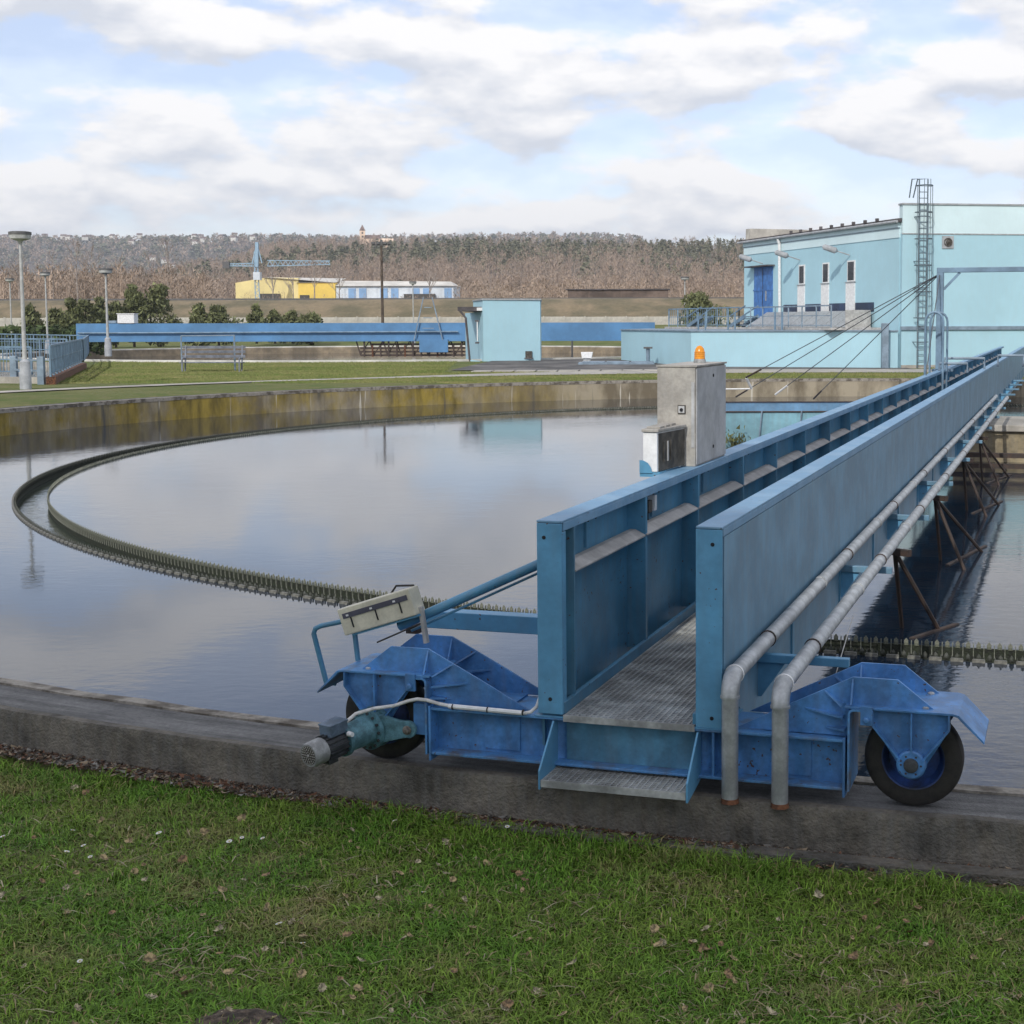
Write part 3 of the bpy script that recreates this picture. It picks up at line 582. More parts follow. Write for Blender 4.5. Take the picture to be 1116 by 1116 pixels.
    if sg > 0:
        h2 = B(); h2.lathe((T(ax), 6.60, za), (0, 1, 0), [(.0, .060), (.008, .068), (.06, .07), (.10, .06)], 24); h2.build('axle_boss', truck_blue, BR, True)
        h2 = B(); h2.lathe((T(ax), 6.585, za), (0, 1, 0), [(.0, .022), (.004, .033), (.018, .035)], 20); h2.build('axle_cap', motor_dark, BR, True)
        for k in range(6):
            a = k*PI/3; h2 = B(); h2.lathe((T(ax)+.046*cos(a), 6.598, za+.046*sin(a)), (0, 1, 0), [(0, .005), (.010, .006)], 6); h2.build('bolt_head', dark_steel, BR)
bogie(1); bogie(-1)
# horizontal outrigger beam, diagonal pipe and small struts left of the girder
b = B(); b.box((-3.36, 7.16, 1.325), (GL0-.002, 7.26, 1.42)); b.build('outrigger_beam', end_blue, BR, bevel=.004)
b = B(); b.tube([(-3.36, 6.84, 1.40), (-2.50, 6.92, 1.80)], .026, 12); b.build('diagonal_pipe', girder_blue, BR, True)
b = B(); b.tube([(-3.30, 6.86, 1.375), (-2.50, 6.95, 1.755)], .007, 8); b.build('thin_rod', girder_blue, BR, True)
b = B(); b.box((-2.62, 7.10, 1.69), (GL0-.001, 7.22, 1.74)); b.build('bracket_arm', girder_blue, BR, bevel=.003)
b = B(); b.bar((-2.60, 7.14, 1.68), (-2.56, 7.14, 1.64), .03); b.bar((-2.585, 7.14, 1.65), (-2.50, 7.3, 1.45), .028); b.build('rusty_link', dark_steel, BR)
b = B(); b.box((-3.39, 6.98, 1.33), (-3.32, 7.04, 1.375)); b.build('pivot_block', dark_steel, BR)
# pipe support brackets
for k in range(14):
    s = 7.42+2.9*k
    b = B(); b.box((GR1, s, 1.19), (-1.06 if k == 0 else -1.17, s+.05, 1.235)); b.build('pipe_bracket', end_blue if k == 0 else girder_skin, BR, bevel=.003)
    b = B(); b.prism([(GR1+.001, 1.19), (GR1+.001, 1.0), (GR1+.02, 1.0), (-1.40, 1.19)], .006, lambda a, z, c: (a, c, z), s+.022); b.build('bracket_gusset', end_blue, BR)
# guard hoops where the ladder comes down at mid bridge, portal
for s in (28.3, 29.3):
    pts = [(-2.62, s, 1.1), (-2.62, s, 3.0)]+[(-2.45-.17*cos(a*PI/8), s, 3.0+.19*sin(a*PI/8)) for a in range(1, 8)]+[(-2.28, s, 3.0), (-2.28, s, 1.1)]
    b = B(); b.tube(pts, .022, 8); b.build('guard_hoop', rail_blue, BR, True)
for s in (30.6,):
    pts = [(-.62, s, 1.9), (-.62, s, 3.0)]+[(-.45-.17*cos(a*PI/8), s, 3.0+.19*sin(a*PI/8)) for a in range(1, 8)]+[(-.28, s, 3.0), (-.28, s, 1.9)]
    b = B(); b.tube(pts, .022, 8); b.build('guard_hoop', rail_blue, BR, True)
for (t0, t1, s, z) in ((-2.40, -1.86, 29.0, 2.18), (-2.40, -1.60, 30.3, 2.25), (-1.45, -.9, 33, 2.25)):
    b = B(); b.tube([(t0, s, 2.0), (t0, s, z), (t1, s, z), (t1, s, 2.0)], .028, 8); b.build('short_rail', rail_grey, BR, True)
# pylon portal with stays
PT = bthing('portal_frame', 'tall blue goalpost frame with corner braces standing at mid bridge', 'frame', -1.39, 30., 2.03)
for t in (-2.47, -.31):
    b = bm_(PT); b.box((t-.09, 29.93, 1.9), (t+.05, 30.07, 4.0)); b.build('post', rail_blue, PT, bevel=.008)
    b = bm_(PT); b.box((t-.16, 29.86, 1.99), (t+.26, 30.14, 2.04)); b.build('foot_plate', rail_blue, PT)
b = bm_(PT); b.box((-2.56, 29.94, 4.0), (-.22, 30.06, 4.10)); b.build('cross_beam', rail_blue, PT, bevel=.008)
for a, c in ((-2.42, -2.10), (-.36, -.68)): b = bm_(PT); b.bar((a, 30, 3.66), (c, 30, 4.0), .05); b.build('corner_brace', rail_blue, PT)
top = bp(-2.50, 30., 3.98)
ends = [((2.28, 33.2, 1.73), 0), ((2.2, 35.6, 1.16), 0), ((3.02, 33.9, 1.30), 1), ((4.1, 35.4, 1.12), 0)]
labs = ['stay cable reaching farthest left to the white turnbuckle, uppermost of the fan', 'second stay cable from the top of the fan, ending behind the grey cabinet', 'middle stay cable of the fan ending at a white fitting over the water', 'fourth stay cable of the fan, next to the steepest one']
for (e, w), lb in zip(ends, labs):
    c = empty('stay_cable', e, 0, lb, 'cable', 'stay cables fanning down from the portal'); m = MB((-e[0], -e[1], -e[2])); m.tube([top, Vector(e)], .0095, 6); m.build('wire', wire_m, c)
    d = (Vector(e)-top).normalized(); m = MB((-e[0], -e[1], -e[2])); m.tube([Vector(e)-d*.5, Vector(e)], .022, 6); m.build('turnbuckle', white_p if w else dark_steel, c)
e = bp(-2.43, 26.5, 2.04); c = empty('stay_cable', e, 0, 'steepest stay cable, from the portal top down to the girder top', 'cable', 'stay cables fanning down from the portal')
m = MB(-e); m.tube([top, e], .0095, 6); m.build('wire', wire_m, c)
# scum trough hanging left of mid bridge
TR = empty('scum_trough', (4.6, 35, 0), 0, 'wide pale blue steel trough standing in the water left of mid bridge', 'trough')
S = (-4.6, -35, 0)
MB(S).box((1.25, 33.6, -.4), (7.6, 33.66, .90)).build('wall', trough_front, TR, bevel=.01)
MB(S).box((1.25, 37.2, -.4), (7.6, 37.26, .93)).build('wall', trough_paint, TR)
MB(S).box((1.25, 33.66, -.4), (1.31, 37.2, .9)).build('wall', trough_paint, TR)
MB(S).box((1.31, 33.66, .62), (7.6, 37.2, .66)).build('trough_floor', trough_paint, TR)
m = MB(S); m.box((1.23, 33.57, .90), (7.6, 33.69, .925)); m.box((1.23, 37.17, .93), (7.6, 37.29, .955)); m.build('rim_rail', dark_steel, TR)
for x in (2.62, 3.55, 4.6): m = MB(S); m.tube([(x, 33.55, .3), (x+.06, 33.55, .93)], .02, 6); m.build('post', rail_grey, TR)
m = MB(S); m.tube([(.7, 33.5, 1.44), (2.42, 33.4, 1.46)], .018, 6); m.build('boom_pole', white_p, TR); m = MB(S); m.tube([(2.42, 33.4, 1.47), (2.29, 33.2, 1.72)], .03, 6); m.build('link_rod', white_p, TR)
m = MB(S); m.tube([(.7, 33.5, 1.45), (1.4, 33.63, .9)], .018, 6); m.build('boom_post', rail_grey, TR)
# scraper legs under the bridge
LB = ['pair of rusty scraper legs nearest the viewer, spread down into the dark water', 'second set of rusty scraper legs behind the nearest pair under the bridge', 'farther set of rusty scraper legs under the bridge next to the tan pier', 'farthest rusty scraper legs close to the central pier']
for k, s in enumerate((13.9, 18.2, 23.2, 27.6)):
    o = bthing('scraper_leg_frame', LB[k], 'scraper', -1.4, s, .0, 'scraper legs under the bridge'); top_ = (-1.50, s-.45, .86)
    for (t, ds) in (((-1.49, .38), (-1.03, .38)) if k == 0 else ((-1.45, .2), (-1.02, -.6), (-.86, 1.3))):
        b = bm_(o); b.tube([top_, (t, s+ds, -.25)], .022, 6); b.build('leg', dark_steel, o, True)
    b = bm_(o); b.bar((-1.35, s-.55, .86), (-1.75, s-.35, .86), .06); b.build('hanger', dark_steel, o)
    b = bm_(o); b.bar((-1.35, s-.3, -.02), (-.98, s+.5 if k == 0 else s+1.4, -.02), .05, .07); b.build('scraper_blade', dark_steel, o)
b_o = bthing('centre_pier', 'tan concrete pier under mid bridge behind the scraper legs', 'pier', -1.39, 33., -3)
b = bm_(b_o); b.box((-2.3, 31.6, -3), (.5, 34.5, .66)); b.build('shaft', mat('pier_tan', (.36, .30, .19), .9, var=.2, vscale=1.5, streak=.4, bump=.3), b_o, bevel=.03)
b = bm_(b_o); b.box((-2.4, 31.5, .66), (.6, 34.6, .80)); b.build('cap', conc_pale, b_o, bevel=.02)
for z in (.05, .25): b = bm_(b_o); b.box((-2.6, 29.6+z, z), (.8, 29.75+z, z+.09)); b.build('timber', dark_steel, b_o)
b = bm_(b_o); b.box((-.46, 27.0, -.3), (-.34, 27.12, 2.2)); b.build('post', conc_pale, b_o)
# ------------------------------------------------------------------ things mounted on the bridge
def pipeline(t, s0, zt, label):
    o = bthing('steel_pipe', label, 'pipe', t, s0, Z_K, 'twin steel pipes along the bridge'); r = .040; R_ = .085
    b = bm_(o); b.tube([(t, s0, Z_K+.02), (t, s0, zt-R_)], r, 20); b.build('riser', galv, o, True)
    b = bm_(o); b.lathe((t, s0, Z_K+.001), (0, 0, 1), [(0, .046), (.004, .044), (.022, .042)], 20); b.build('rusty_foot', rust, o, True)
    pts = [(t, s0+R_-R_*cos(a*PI/16), zt-R_+R_*sin(a*PI/16)) for a in range(0, 9)]
    b = bm_(o); b.tube(pts, r+.004, 20); b.build('elbow', galv, o, True)
    b = bm_(o); b.tube([(t, s0+R_, zt), (t, 33.5, zt)], r, 20); b.build('run', galv, o, True)
    b = bm_(o); b.lathe((t, s0, zt-R_-.008), (0, 0, 1), [(0, r), (0, r+.007), (.012, r+.007), (.012, r)], 20); b.build('weld_collar', galv, o, True)
    b = bm_(o); b.lathe((t, s0+R_, zt), (0, 1, 0), [(0, r), (0, r+.007), (.018, r+.007), (.018, r)], 20); b.build('weld_collar', white_p, o, True)
    for k in range(9):
        s = 7.44+2.9*k
        b = bm_(o); b.lathe((t, s, zt), (0, 1, 0), [(0, r), (0, r+.006), (.012, r+.006), (.012, r)], 16); b.build('clamp_ring', dark_steel, o, True)
        if k: b = bm_(o); b.lathe((t, s-1.2, zt), (0, 1, 0), [(0, r), (0, r+.005), (.05, r+.005), (.05, r)], 16); b.build('pipe_sleeve', galv, o, True)
    return o
pipeline(-1.497, 6.545, 1.315, 'galvanised pipe nearer the girder, bending down to the kerb beside the walkway')
pipeline(-1.255, 6.545, 1.285, 'outer galvanised pipe, bending down to the kerb nearer the right wheel')
# galvanised control cabinet + beacon + equipment box
CT = bthing('control_cabinet', 'weathered grey control cabinet standing on the left girder under the amber beacon', 'cabinet', -2.51, 9.8, ZT)
b = bm_(CT); b.box((-2.652, 9.36, ZT), (-2.385, 10.23, 2.70)); b.build('body', [cab_m], CT, bevel=.004)
b = bm_(CT); b.box((-2.384, 9.37, ZT+.012), (-2.376, 10.225, 2.692)); b.build('side_door', cab_side, CT, bevel=.003)
b = bm_(CT); b.box((-2.412, 9.354, ZT+.13), (-2.392, 9.3598, 2.60)); b.build('door_strip', cab_side, CT)
b = bm_(CT); b.add([(-2.658, 9.352, 2.702), (-2.372, 9.352, 2.702), (-2.372, 10.24, 2.702), (-2.658, 10.24, 2.702), (-2.658, 9.352, 2.712), (-2.372, 9.352, 2.712), (-2.372, 10.24, 2.714), (-2.658, 10.24, 2.714)], [(0, 3, 2, 1), (4, 5, 6, 7), (0, 1, 5, 4), (1, 2, 6, 5), (2, 3, 7, 6), (3, 0, 4, 7)]); b.build('roof_sheet', cab_m, CT)
b = bm_(CT); b.box((-2.506, 9.350, 2.387), (-2.452, 9.3598, 2.445)); b.build('lock_plate', vent_dark, CT); b = bm_(CT); b.box((-2.500, 9.346, 2.393), (-2.458, 9.3495, 2.439)); b.build('lock_face', cab_side, CT)
b = bm_(CT); b.lathe((-2.479, 9.346, 2.414), (0, -1, 0), [(0, .012), (.012, .010)], 12); b.build('lock_knob', hole_m, CT)
for z in (2.13, 2.63): b = bm_(CT); b.lathe((-2.376, 9.83, z), (1, 0, 0), [(0, .013), (.005, .011)], 10); b.build('door_latch', hole_m, CT)
BC = bthing('warning_beacon', 'amber warning beacon on top of the grey control cabinet', 'beacon', -2.504, 9.95, 2.712)
b = bm_(BC); b.lathe((-2.504, 9.95, 2.711), (0, 0, 1), [(0, .042), (.014, .044), (.030, .040)], 24); b.build('base', motor_grey, BC, True)
b = bm_(BC); b.lathe((-2.504, 9.95, 2.741), (0, 0, 1), [(0, .038), (.045, .037), (.072, .031), (.090, .017), (.096, 0)], 24); b.build('lens', amber, BC, True)
for k in range(4): b = bm_(BC); b.lathe((-2.504, 9.95, 2.746+.013*k), (0, 0, 1), [(0, .038), (.003, .0395), (.006, .038)], 24); b.build('lens_ring', amber, BC, True)
EB = bthing('equipment_box', 'low white and brown ventilated box in front of the grey cabinet on the girder', 'box', -2.55, 9.05, ZT-.02)
b = bm_(EB); b.prism([(-2.606, 8.86), (-2.512, 8.86), (-2.455, 9.33), (-2.606, 9.33)], .255, lambda t, q, z: (t, q, z), 2.040); b.build('body', white_p, EB, bevel=.004)
b = bm_(EB); b.prism([(-2.509, 8.88), (-2.503, 8.88), (-2.449, 9.322), (-2.455, 9.322)], .245, lambda t, q, z: (t, q, z), 2.043); b.build('side_panel', vent_dark, EB, bevel=.003)
for k in range(3): q = .16+.13*k; t = -2.503+.054*q; b = bm_(EB); b.prism([(t+.001, 8.88+q*.44), (t+.005, 8.88+q*.44), (t+.008, 8.90+q*.44), (t+.003, 8.90+q*.44)], .13, lambda t, q, z: (t, q, z), 2.10); b.build('vent_slot', tray_m if k == 1 else vent_dark, EB)
b = bm_(EB); b.prism([(-2.614, 8.848), (-2.500, 8.848), (-2.440, 9.338), (-2.614, 9.338)], .020, lambda t, q, z: (t, q, z), 2.297); b.build('lid', cab_m, EB, bevel=.004)
for k in range(3): b = bm_(EB); b.box((-2.59, 8.89+.14*k, 2.318), (-2.50, 9.0+.14*k, 2.330)); b.build('lid_rib', cab_m, EB)
b = bm_(EB); b.prism([(-2.626, 2.033), (-2.626, 2.116), (-2.60, 2.114), (-2.57, 2.098), (-2.550, 2.070), (-2.540, 2.033)], .006, lambda a, z, c: (a, c, z), 8.845); b.build('corner_bracket', girder_blue, EB)
b = bm_(EB); b.box((-2.626, 8.853, 2.008), (-2.491, 9.33, 2.038)); b.build('mount_plate', girder_blue, EB)
SB = bthing('socket_box', 'small white and grey socket box inside the left girder near the second stiffener', 'box', -2.46, 8.55, 1.83)
b = bm_(SB); b.box((GL0+.013, 8.42, 1.83), (GL0+.05, 8.50, 1.905)); b.build('body', vent_dark, SB, bevel=.003); b = bm_(SB); b.box((GL0+.013, 8.52, 1.835), (GL0+.06, 8.57, 1.93)); b.build('cover', white_p, SB, bevel=.003)
b = bm_(SB); b.tube([(GL0+.03, 8.46, 1.83), (GL0+.03, 8.46, 1.79), (GL0+.02, 8.52, 1.776)], .006, 6); b.build('lead', black_m, SB)
# cream brush box on bent tube
CB = bthing('sensor_box', 'tilted cream box with a dark strip on bent blue tubing above the left wheel', 'box', -3.45, 6.80, 1.21)
ux = Vector((.95, 0, .31)).normalized(); uz = Vector((-.31, 0, .95)).normalized(); cc = Vector((-3.443, 6.80, 1.488))
b = bm_(CB); b.obox(cc, ux, (0, 1, 0), uz, .218, .06, .072); b.build('case', cream, CB, bevel=.006)
b = bm_(CB); b.obox(cc+uz*.030+Vector((0, -.061, 0))+ux*.002, ux, (0, 1, 0), uz, .196, .003, .014); b.build('dark_strip', mat('strip_grey', (.07, .07, .10), .5), CB)
for q in (-.15, .0, .145): b = bm_(CB); b.obox(cc+ux*q-uz*.012+Vector((0, -.061, 0)), ux, (0, 1, 0), uz, .0035, .003, .028); b.build('slot', hole_m, CB)
for q in (-.165, -.02, .12): b = bm_(CB); b.obox(cc+ux*q+uz*.03+Vector((0, -.0645, 0)), ux, (0, 1, 0), uz, .007, .002, .005); b.build('screw', white_p, CB)
b = bm_(CB); b.obox(cc+ux*.02-uz*.078, ux, (0, 1, 0), uz, .20, .05, .005); b.build('carrier_plate', girder_blue, CB)
b = bm_(CB); b.tube([cc+ux*.06+uz*.07+Vector((0, .05, 0)), cc+ux*.10+uz*.10+Vector((0, .05, 0)), cc+ux*.2+uz*.075+Vector((0, .05, 0))], .006, 6); b.build('handle', black_m, CB)
b = bm_(CB); b.tube([cc-ux*.20, (-3.80, 6.80, 1.385), (-3.835, 6.80, 1.368), (-3.845, 6.80, 1.34), (-3.775, 6.80, 1.075)], .014, 10); b.build('bent_tube', girder_blue, CB, True)
b = bm_(CB); b.tube([(-3.605, 6.80, 1.39), (-3.585, 6.80, 1.21)], .014, 10); b.build('leg_tube', girder_blue, CB, True)
b = bm_(CB); b.tube([(-3.78, 6.80, 1.077), (-3.72, 6.80, 1.075)], .012, 8); b.build('end_stub', girder_blue, CB, True)
b = bm_(CB); b.bar((-3.215, 6.80, 1.52), (-3.185, 6.80, 1.33), .03, .02); b.build('strap', tray_m, CB)
b = bm_(CB); b.tube([(-3.44, 6.74, 1.33), (-3.32, 6.74, 1.385), (-3.2, 6.76, 1.44)], .005, 6); b.build('loose_lead', black_m, CB)
# gear motor on the left wheel
GM = bthing('gear_motor', 'grey and teal gear motor sticking out from the left wheel', 'motor', -3.40, 6.60, Z_K)
A0 = Vector((-3.40, 6.66, .915)); AX = Vector((-.33, -.94, -.10)).normalized()
b = bm_(GM); b.lathe(A0, AX, [(0, .085), (.0, .105), (.03, .108), (.032, .095), (.06, .095), (.062, .108), (.085, .108), (.086, .090)], 32); b.build('gear_housing', teal, GM, True)
sd = AX.cross(Vector((0, 0, 1))).normalized(); up_ = sd.cross(AX)
for k in range(14):
    a = 2*PI*k/14; p = A0+AX*.085+(sd*cos(a)+up_*sin(a))*.094; b = bm_(GM); b.lathe(p, AX, [(0, .008), (.010, .008)], 6); b.build('flange_bolt', motor_dark, GM)
b = bm_(GM); b.lathe(A0+AX*.086, AX, [(0, .078), (.04, .074), (.12, .070), (.15, .066), (.155, .082), (.175, .082)], 28); b.build('gear_neck', teal, GM, True)
b = bm_(GM); b.lathe(A0+AX*.26, AX, [(0, .058), (.13, .058)], 24); b.build('stator', motor_dark, GM, True)
for k in range(16):
    a = 2*PI*(k+.5)/16; d = sd*cos(a)+up_*sin(a); b = bm_(GM); b.obox(A0+AX*.325+d*.063, AX, d, AX.cross(d), .062, .008, .0022); b.build('cooling_fin', motor_dark, GM)
b = bm_(GM); b.lathe(A0+AX*.39, AX, [(0, .064), (.07, .064), (.086, .058), (.086, .050)], 32); b.build('fan_cowl', motor_grey, GM, True)
b = bm_(GM); b.lathe(A0+AX*.4755, AX, [(0, .050), (.002, .048)], 28); b.build('fan_grille', vent_dark, GM, True)
for rr_, nn in ((.018, 8), (.031, 14), (.043, 20)):
    for k in range(nn):
        a = 2*PI*k/nn; p = A0+AX*.4775+(sd*cos(a)+up_*sin(a))*rr_
        b = bm_(GM); b.obox(p, AX, sd*cos(a)+up_*sin(a), AX.cross(sd*cos(a)+up_*sin(a)), .0015, .0042, .0022); b.build('grille_bar', tray_m, GM)
b = bm_(GM); b.lathe(A0+AX*.477, AX, [(0, .008), (.006, .006)], 10); b.build('fan_hub', tray_m, GM)
b = bm_(GM); b.obox(A0+AX*.30+up_*.082, AX, sd, up_, .058, .042, .028); b.build('terminal_box', mat('terminal_blue_grey', (.12, .17, .23), .5, var=.15, vscale=20), GM, bevel=.004)
b = bm_(GM); b.obox(A0+AX*.30+up_*.114, AX, sd, up_, .061, .045, .005); b.build('terminal_lid', MATS['terminal_blue_grey'], GM, bevel=.003)
b = bm_(GM); b.obox(A0+AX*.35-up_*.066, AX, sd, up_, .03, .035, .012); b.build('motor_foot', motor_dark, GM)
b = bm_(GM); b.lathe(A0+AX*.26+up_*.05-sd*.06, -sd, [(0, .014), (.03, .012)], 10); b.build('cable_gland', white_p, GM)
# torque arm
pl = [(-3.40, 1.0), (-3.40, .83), (-3.20, .885)]+[(-3.195+.045*cos(a), .925+.045*sin(a)) for a in [(-75+i*18)*PI/180 for i in range(10)]]+[(-3.24, .970)]
b = bm_(GM); b.prism(pl, .025, lambda a, z, c: (a, c, z), 6.575); b.build('torque_arm', teal, GM, bevel=.003)
b = bm_(GM); b.lathe((-3.195, 6.572, .925), (0, -1, 0), [(0, .024), (.004, .024), (.005, .016), (.018, .016), (.020, .010)], 12); b.build('pivot_bolt', bolt_m, GM)
b = bm_(GM); b.box((-3.17, 6.60, .90), (-3.09, 6.66, 1.06)); b.build('pivot_lug', truck_blue, GM)
# white motor cable
CA = bthing('motor_cable', 'white cable running from the gear motor along the blue end beam', 'cable', -3.1, 6.58, 1.03)
pts = [(-3.487, 6.40, .935), (-3.465, 6.43, .985), (-3.43, 6.47, 1.02), (-3.36, 6.54, 1.035), (-3.27, 6.58, 1.045), (-3.19, 6.585, 1.075), (-3.14, 6.585, 1.088), (-3.09, 6.59, 1.085), (-3.03, 6.595, 1.070), (-2.96, 6.595, 1.062), (-2.56, 6.592, 1.056), (-2.53, 6.60, 1.062), (-2.505, 6.62, 1.085), (-2.497, 6.65, 1.13)]
b = bm_(CA); b.tube(pts, .0095, 8); b.build('sheath', cable_m, CA, True)
b = bm_(CA); b.tube([(-2.97, 6.593, 1.062), (-2.57, 6.590, 1.057)], .0125, 8); b.build('conduit', white_p, CA, True)
for t in (-2.95, -2.76, -2.57): b = bm_(CA); b.lathe((t, 6.591, 1.06), (1, 0, 0), [(0, .0145), (.006, .0145)], 10); b.build('cable_tie', black_m, CA)
b = bm_(CA); b.tube([(-3.487, 6.40, .935), (-3.53, 6.37, .90), (-3.55, 6.36, .915), (-3.57, 6.35, .93)], .005, 6); b.build('core_lead', cable_m, CA, True)
# thin hanging line beside the outer pipe
HL = bthing('hanging_rope', 'thin rope hanging from the outer pipe down to the right bogie', 'rope', -1.12, 7.4, 1.0)
b = bm_(HL); b.tube([(-1.12, 8.0, 1.35), (-1.135, 7.4, 1.12), (-1.15, 7.05, 1.08)], .003, 5); b.build('line', tray_m, HL)
# ------------------------------------------------------------------ beyond the tank: paths, yard, second tank
def flat(name, poly, z, m, kind='structure'):
    mb = MB(); mb.add([(x, y, z) for x, y in poly], [tuple(range(len(poly)))]); return tag(mb.build(name, m), kind=kind)
def arc(r, a0, a1, n=40): return [(TC.x+r(a)*cos(a), TC.y+r(a)*sin(a)) for a in [a0+(a1-a0)*i/n for i in range(n+1)]]
ad = math.radians
inn = arc(lambda a: 33.5, ad(40), ad(178)); outr = arc(lambda a: 34.6+3.6*smooth01((ad(128)-a)/.5), ad(40), ad(178))
mb = MB(); n_ = len(inn); mb.add([(x, y, .715) for x, y in inn]+[(x, y, .715) for x, y in outr], [(i, i+1, n_+i+1, n_+i) for i in range(n_-1)]); tag(mb.build('path', conc_pale), kind='structure')
YARD = flat('yard', [(-9.6, 70.2), (-6.2, 69.0), (2., 70.2), (13, 69.4), (13, 75), (2.6, 76.5), (-1.4, 89.2), (-2.6, 93), (-6.2, 93), (-9.4, 87.6)], .711, asphalt)
k = 0
for i in range(13):           # paving slabs along the edge of the yard
    x = -8.3+1.02*i; y = 67.6+.10*i; mb = MB(); mb.box((x, y, .69), (x+.94, y+1.5, .732+.004*(i % 3))); mb.build('paving_slab', conc_pale, YARD)
r2 = empty('settling_tank', (T2.x, T2.y, -2), 0, 'far round tank with a white painted rim beneath the long blue bridge', 'tank')
S = (-T2.x, -T2.y, 2)
ring(MB(S), T2, [(T2_IN, -2), (T2_IN, .70), (T2_IN+.12, .70), (T2_IN+.12, -2)], 160).build('tank_wall', mat('far_tank_wall', (.30, .24, .16), .9, var=.2, vscale=.4, streak=.3), r2, True)
ring(MB(S), T2, [(T2_IN+.10, .3), (T2_IN+.10, .80), (T2_OUT, .80), (T2_OUT, .3)], 160).build('rim', white_kerb, r2, True)
mb = MB(); ring(mb, T2, [(.02, .12), (T2_IN+.01, .12)], 120, close=False); tag(mb.build('water', water_m), kind='structure')
fb = empty('steel_bridge', (-23, 112, .8), 0, 'long plain blue bridge across the far round tank', 'bridge'); S = (23, -112, -.8)
m = MB(S); m.box((-44.2, 111.6, 1.75), (0.6, 111.75, 3.02)); m.build('girder', far_blue, fb)
m = MB(S); m.box((-44.2, 112.9, 1.75), (0.6, 113.05, 2.95)); m.build('girder', far_blue, fb)
m = MB(S); m.box((-44.2, 111.5, 1.60), (0.6, 113.1, 1.76)); m.build('deck', far_blue, fb)
m = MB(S); m.tube([(-44.0, 111.4, 2.28), (-14.6, 111.4, 2.33)], .07, 6); m.build('pipe', rail_blue, fb)
m = MB(S); m.box((-46.3, 111.9, .9), (-44.2, 112.8, 1.6)); m.build('end_carriage', navy, fb, bevel=.05)
for x in (-45.5, -44.6): m = MB(S); m.lathe((x, 111.8, 1.15), (0, 1, 0), [(0, .3), (.2, .3)], 14); m.build('wheel', black_m, fb)
for i in range(9):
    x = -22.6+1.05*i
    m = MB(S); m.bar((x, 112, 1.6), (x+.3, 112, .55), .09); m.bar((x+.3, 112, .55), (x+1.0, 112, 1.6), .07); m.build('scraper_truss', dark_steel, fb)
for z in (.45, .72, 1.0, 1.3): m = MB(S); m.box((-22.3+.8*(z > 1), 111.9, z), (-13.4, 112.1, z+.13)); m.build('scraper_rail', dark_steel, fb)
for i in range(14): x = -22+.63*i; m = MB(S); m.box((x, 111.7, .4), (x+.12, 111.8, 1.3+.3*(i % 3 == 0))); m.build('scraper_post', rust if i % 4 == 1 else dark_steel, fb)
m = MB(S); m.box((-17.6, 111.3, .75), (-15.4, 111.55, 1.75)); m.build('skimmer_plate', far_blue, fb)
m = MB(S)
for x in (-18.0, -15.8): m.bar((x, 111.3, 1.7), (-16.9+.3*(x+16.9), 111.3, 5.0), .08)
for z in (2.6, 3.4, 4.2): m.bar((-17.6+.1*z, 111.3, z), (-16.2-.1*z, 111.3, z), .06)
m.build('gallows', rail_grey, fb)
wb_ = empty('white_box', (-40.3, 112, 3.02), 0, 'small white cabinet on the left end of the far blue bridge', 'cabinet')
MB((40.3, -112, -3.02)).box((-40.95, 111.5, 3.03), (-39.65, 112.4, 3.75)).build('body', white_p, wb_, bevel=.03); MB((40.3, -112, -3.02)).box((-41.0, 111.45, 3.752), (-39.6, 112.45, 3.80)).build('lid', white_p, wb_)
m = MB((40.3, -112, -3.02)); m.box((-41.7, 111.7, 3.05), (-41.1, 112.2, 3.25)); m.build('cable_drum', rail_grey, wb_)
# railings ---------------------------------------------------------
def railing(pts, h, m, label, step=.16, posts=1.6, cat='railing', gap0=.12, mid=True):
    p0 = Vector(pts[0]); o = empty('railing', p0, 0, label, cat); sh = -p0
    b = MB(sh); q = MB(sh); t = MB(sh)
    for a, c in zip(pts[:-1], pts[1:]):
        a = Vector(a); c = Vector(c); Ld = (c-a).length; n = max(1, int(Ld/posts)); d = (c-a)
        for z, r in ((h, .035), (gap0, .025))+(((h*.55, .02),) if mid else ()): t.bar(a+Vector((0, 0, z)), c+Vector((0, 0, z)), r*2)
        for i in range(n+1): p = a+d*i/n; pm = MB(sh); pm.bar(p, p+Vector((0, 0, h)), .07); pm.build('post', m, o)
        if step:
            k = int(Ld/step)
            for i in range(k): p = a+d*(i+.5)/k; b.bar(p+Vector((0, 0, gap0)), p+Vector((0, 0, h)), .025)
    t.build('handrail', m, o)
    if b.v: tag(b.build('bar_row', m, o), kind='stuff')
    return o
A_, B_, C_ = (-22.9, 55.2, .98), (-29.4, 75, 1.02), (-38.5, 100, 1.02)
railing([A_, B_], 1.18, rail_blue, 'blue bar railing on the right side of the sunken basin, behind the nearest lamp post')
railing([(-24.6, 57.5, .98), (-34, 60.5, .98)], 1.1, rail_blue, 'blue bar railing along the near side of the basin at the left edge')
railing([(-29.8, 74, 1.02), (-52, 80, 1.1)], 1.2, rail_blue, 'blue bar railing across the far side of the sunken basin at left')
railing([B_, (-38, 98, 1.05), (-70, 112, 1.5)], 1.15, rail_blue, 'farthest blue railing at left running up to the hedge', step=.3)
bs = empty('sunken_basin', (-30, 68, .3), 0, 'sunken rectangular concrete basin inside blue railings at the left edge', 'basin'); S = (30, -68, -.3)
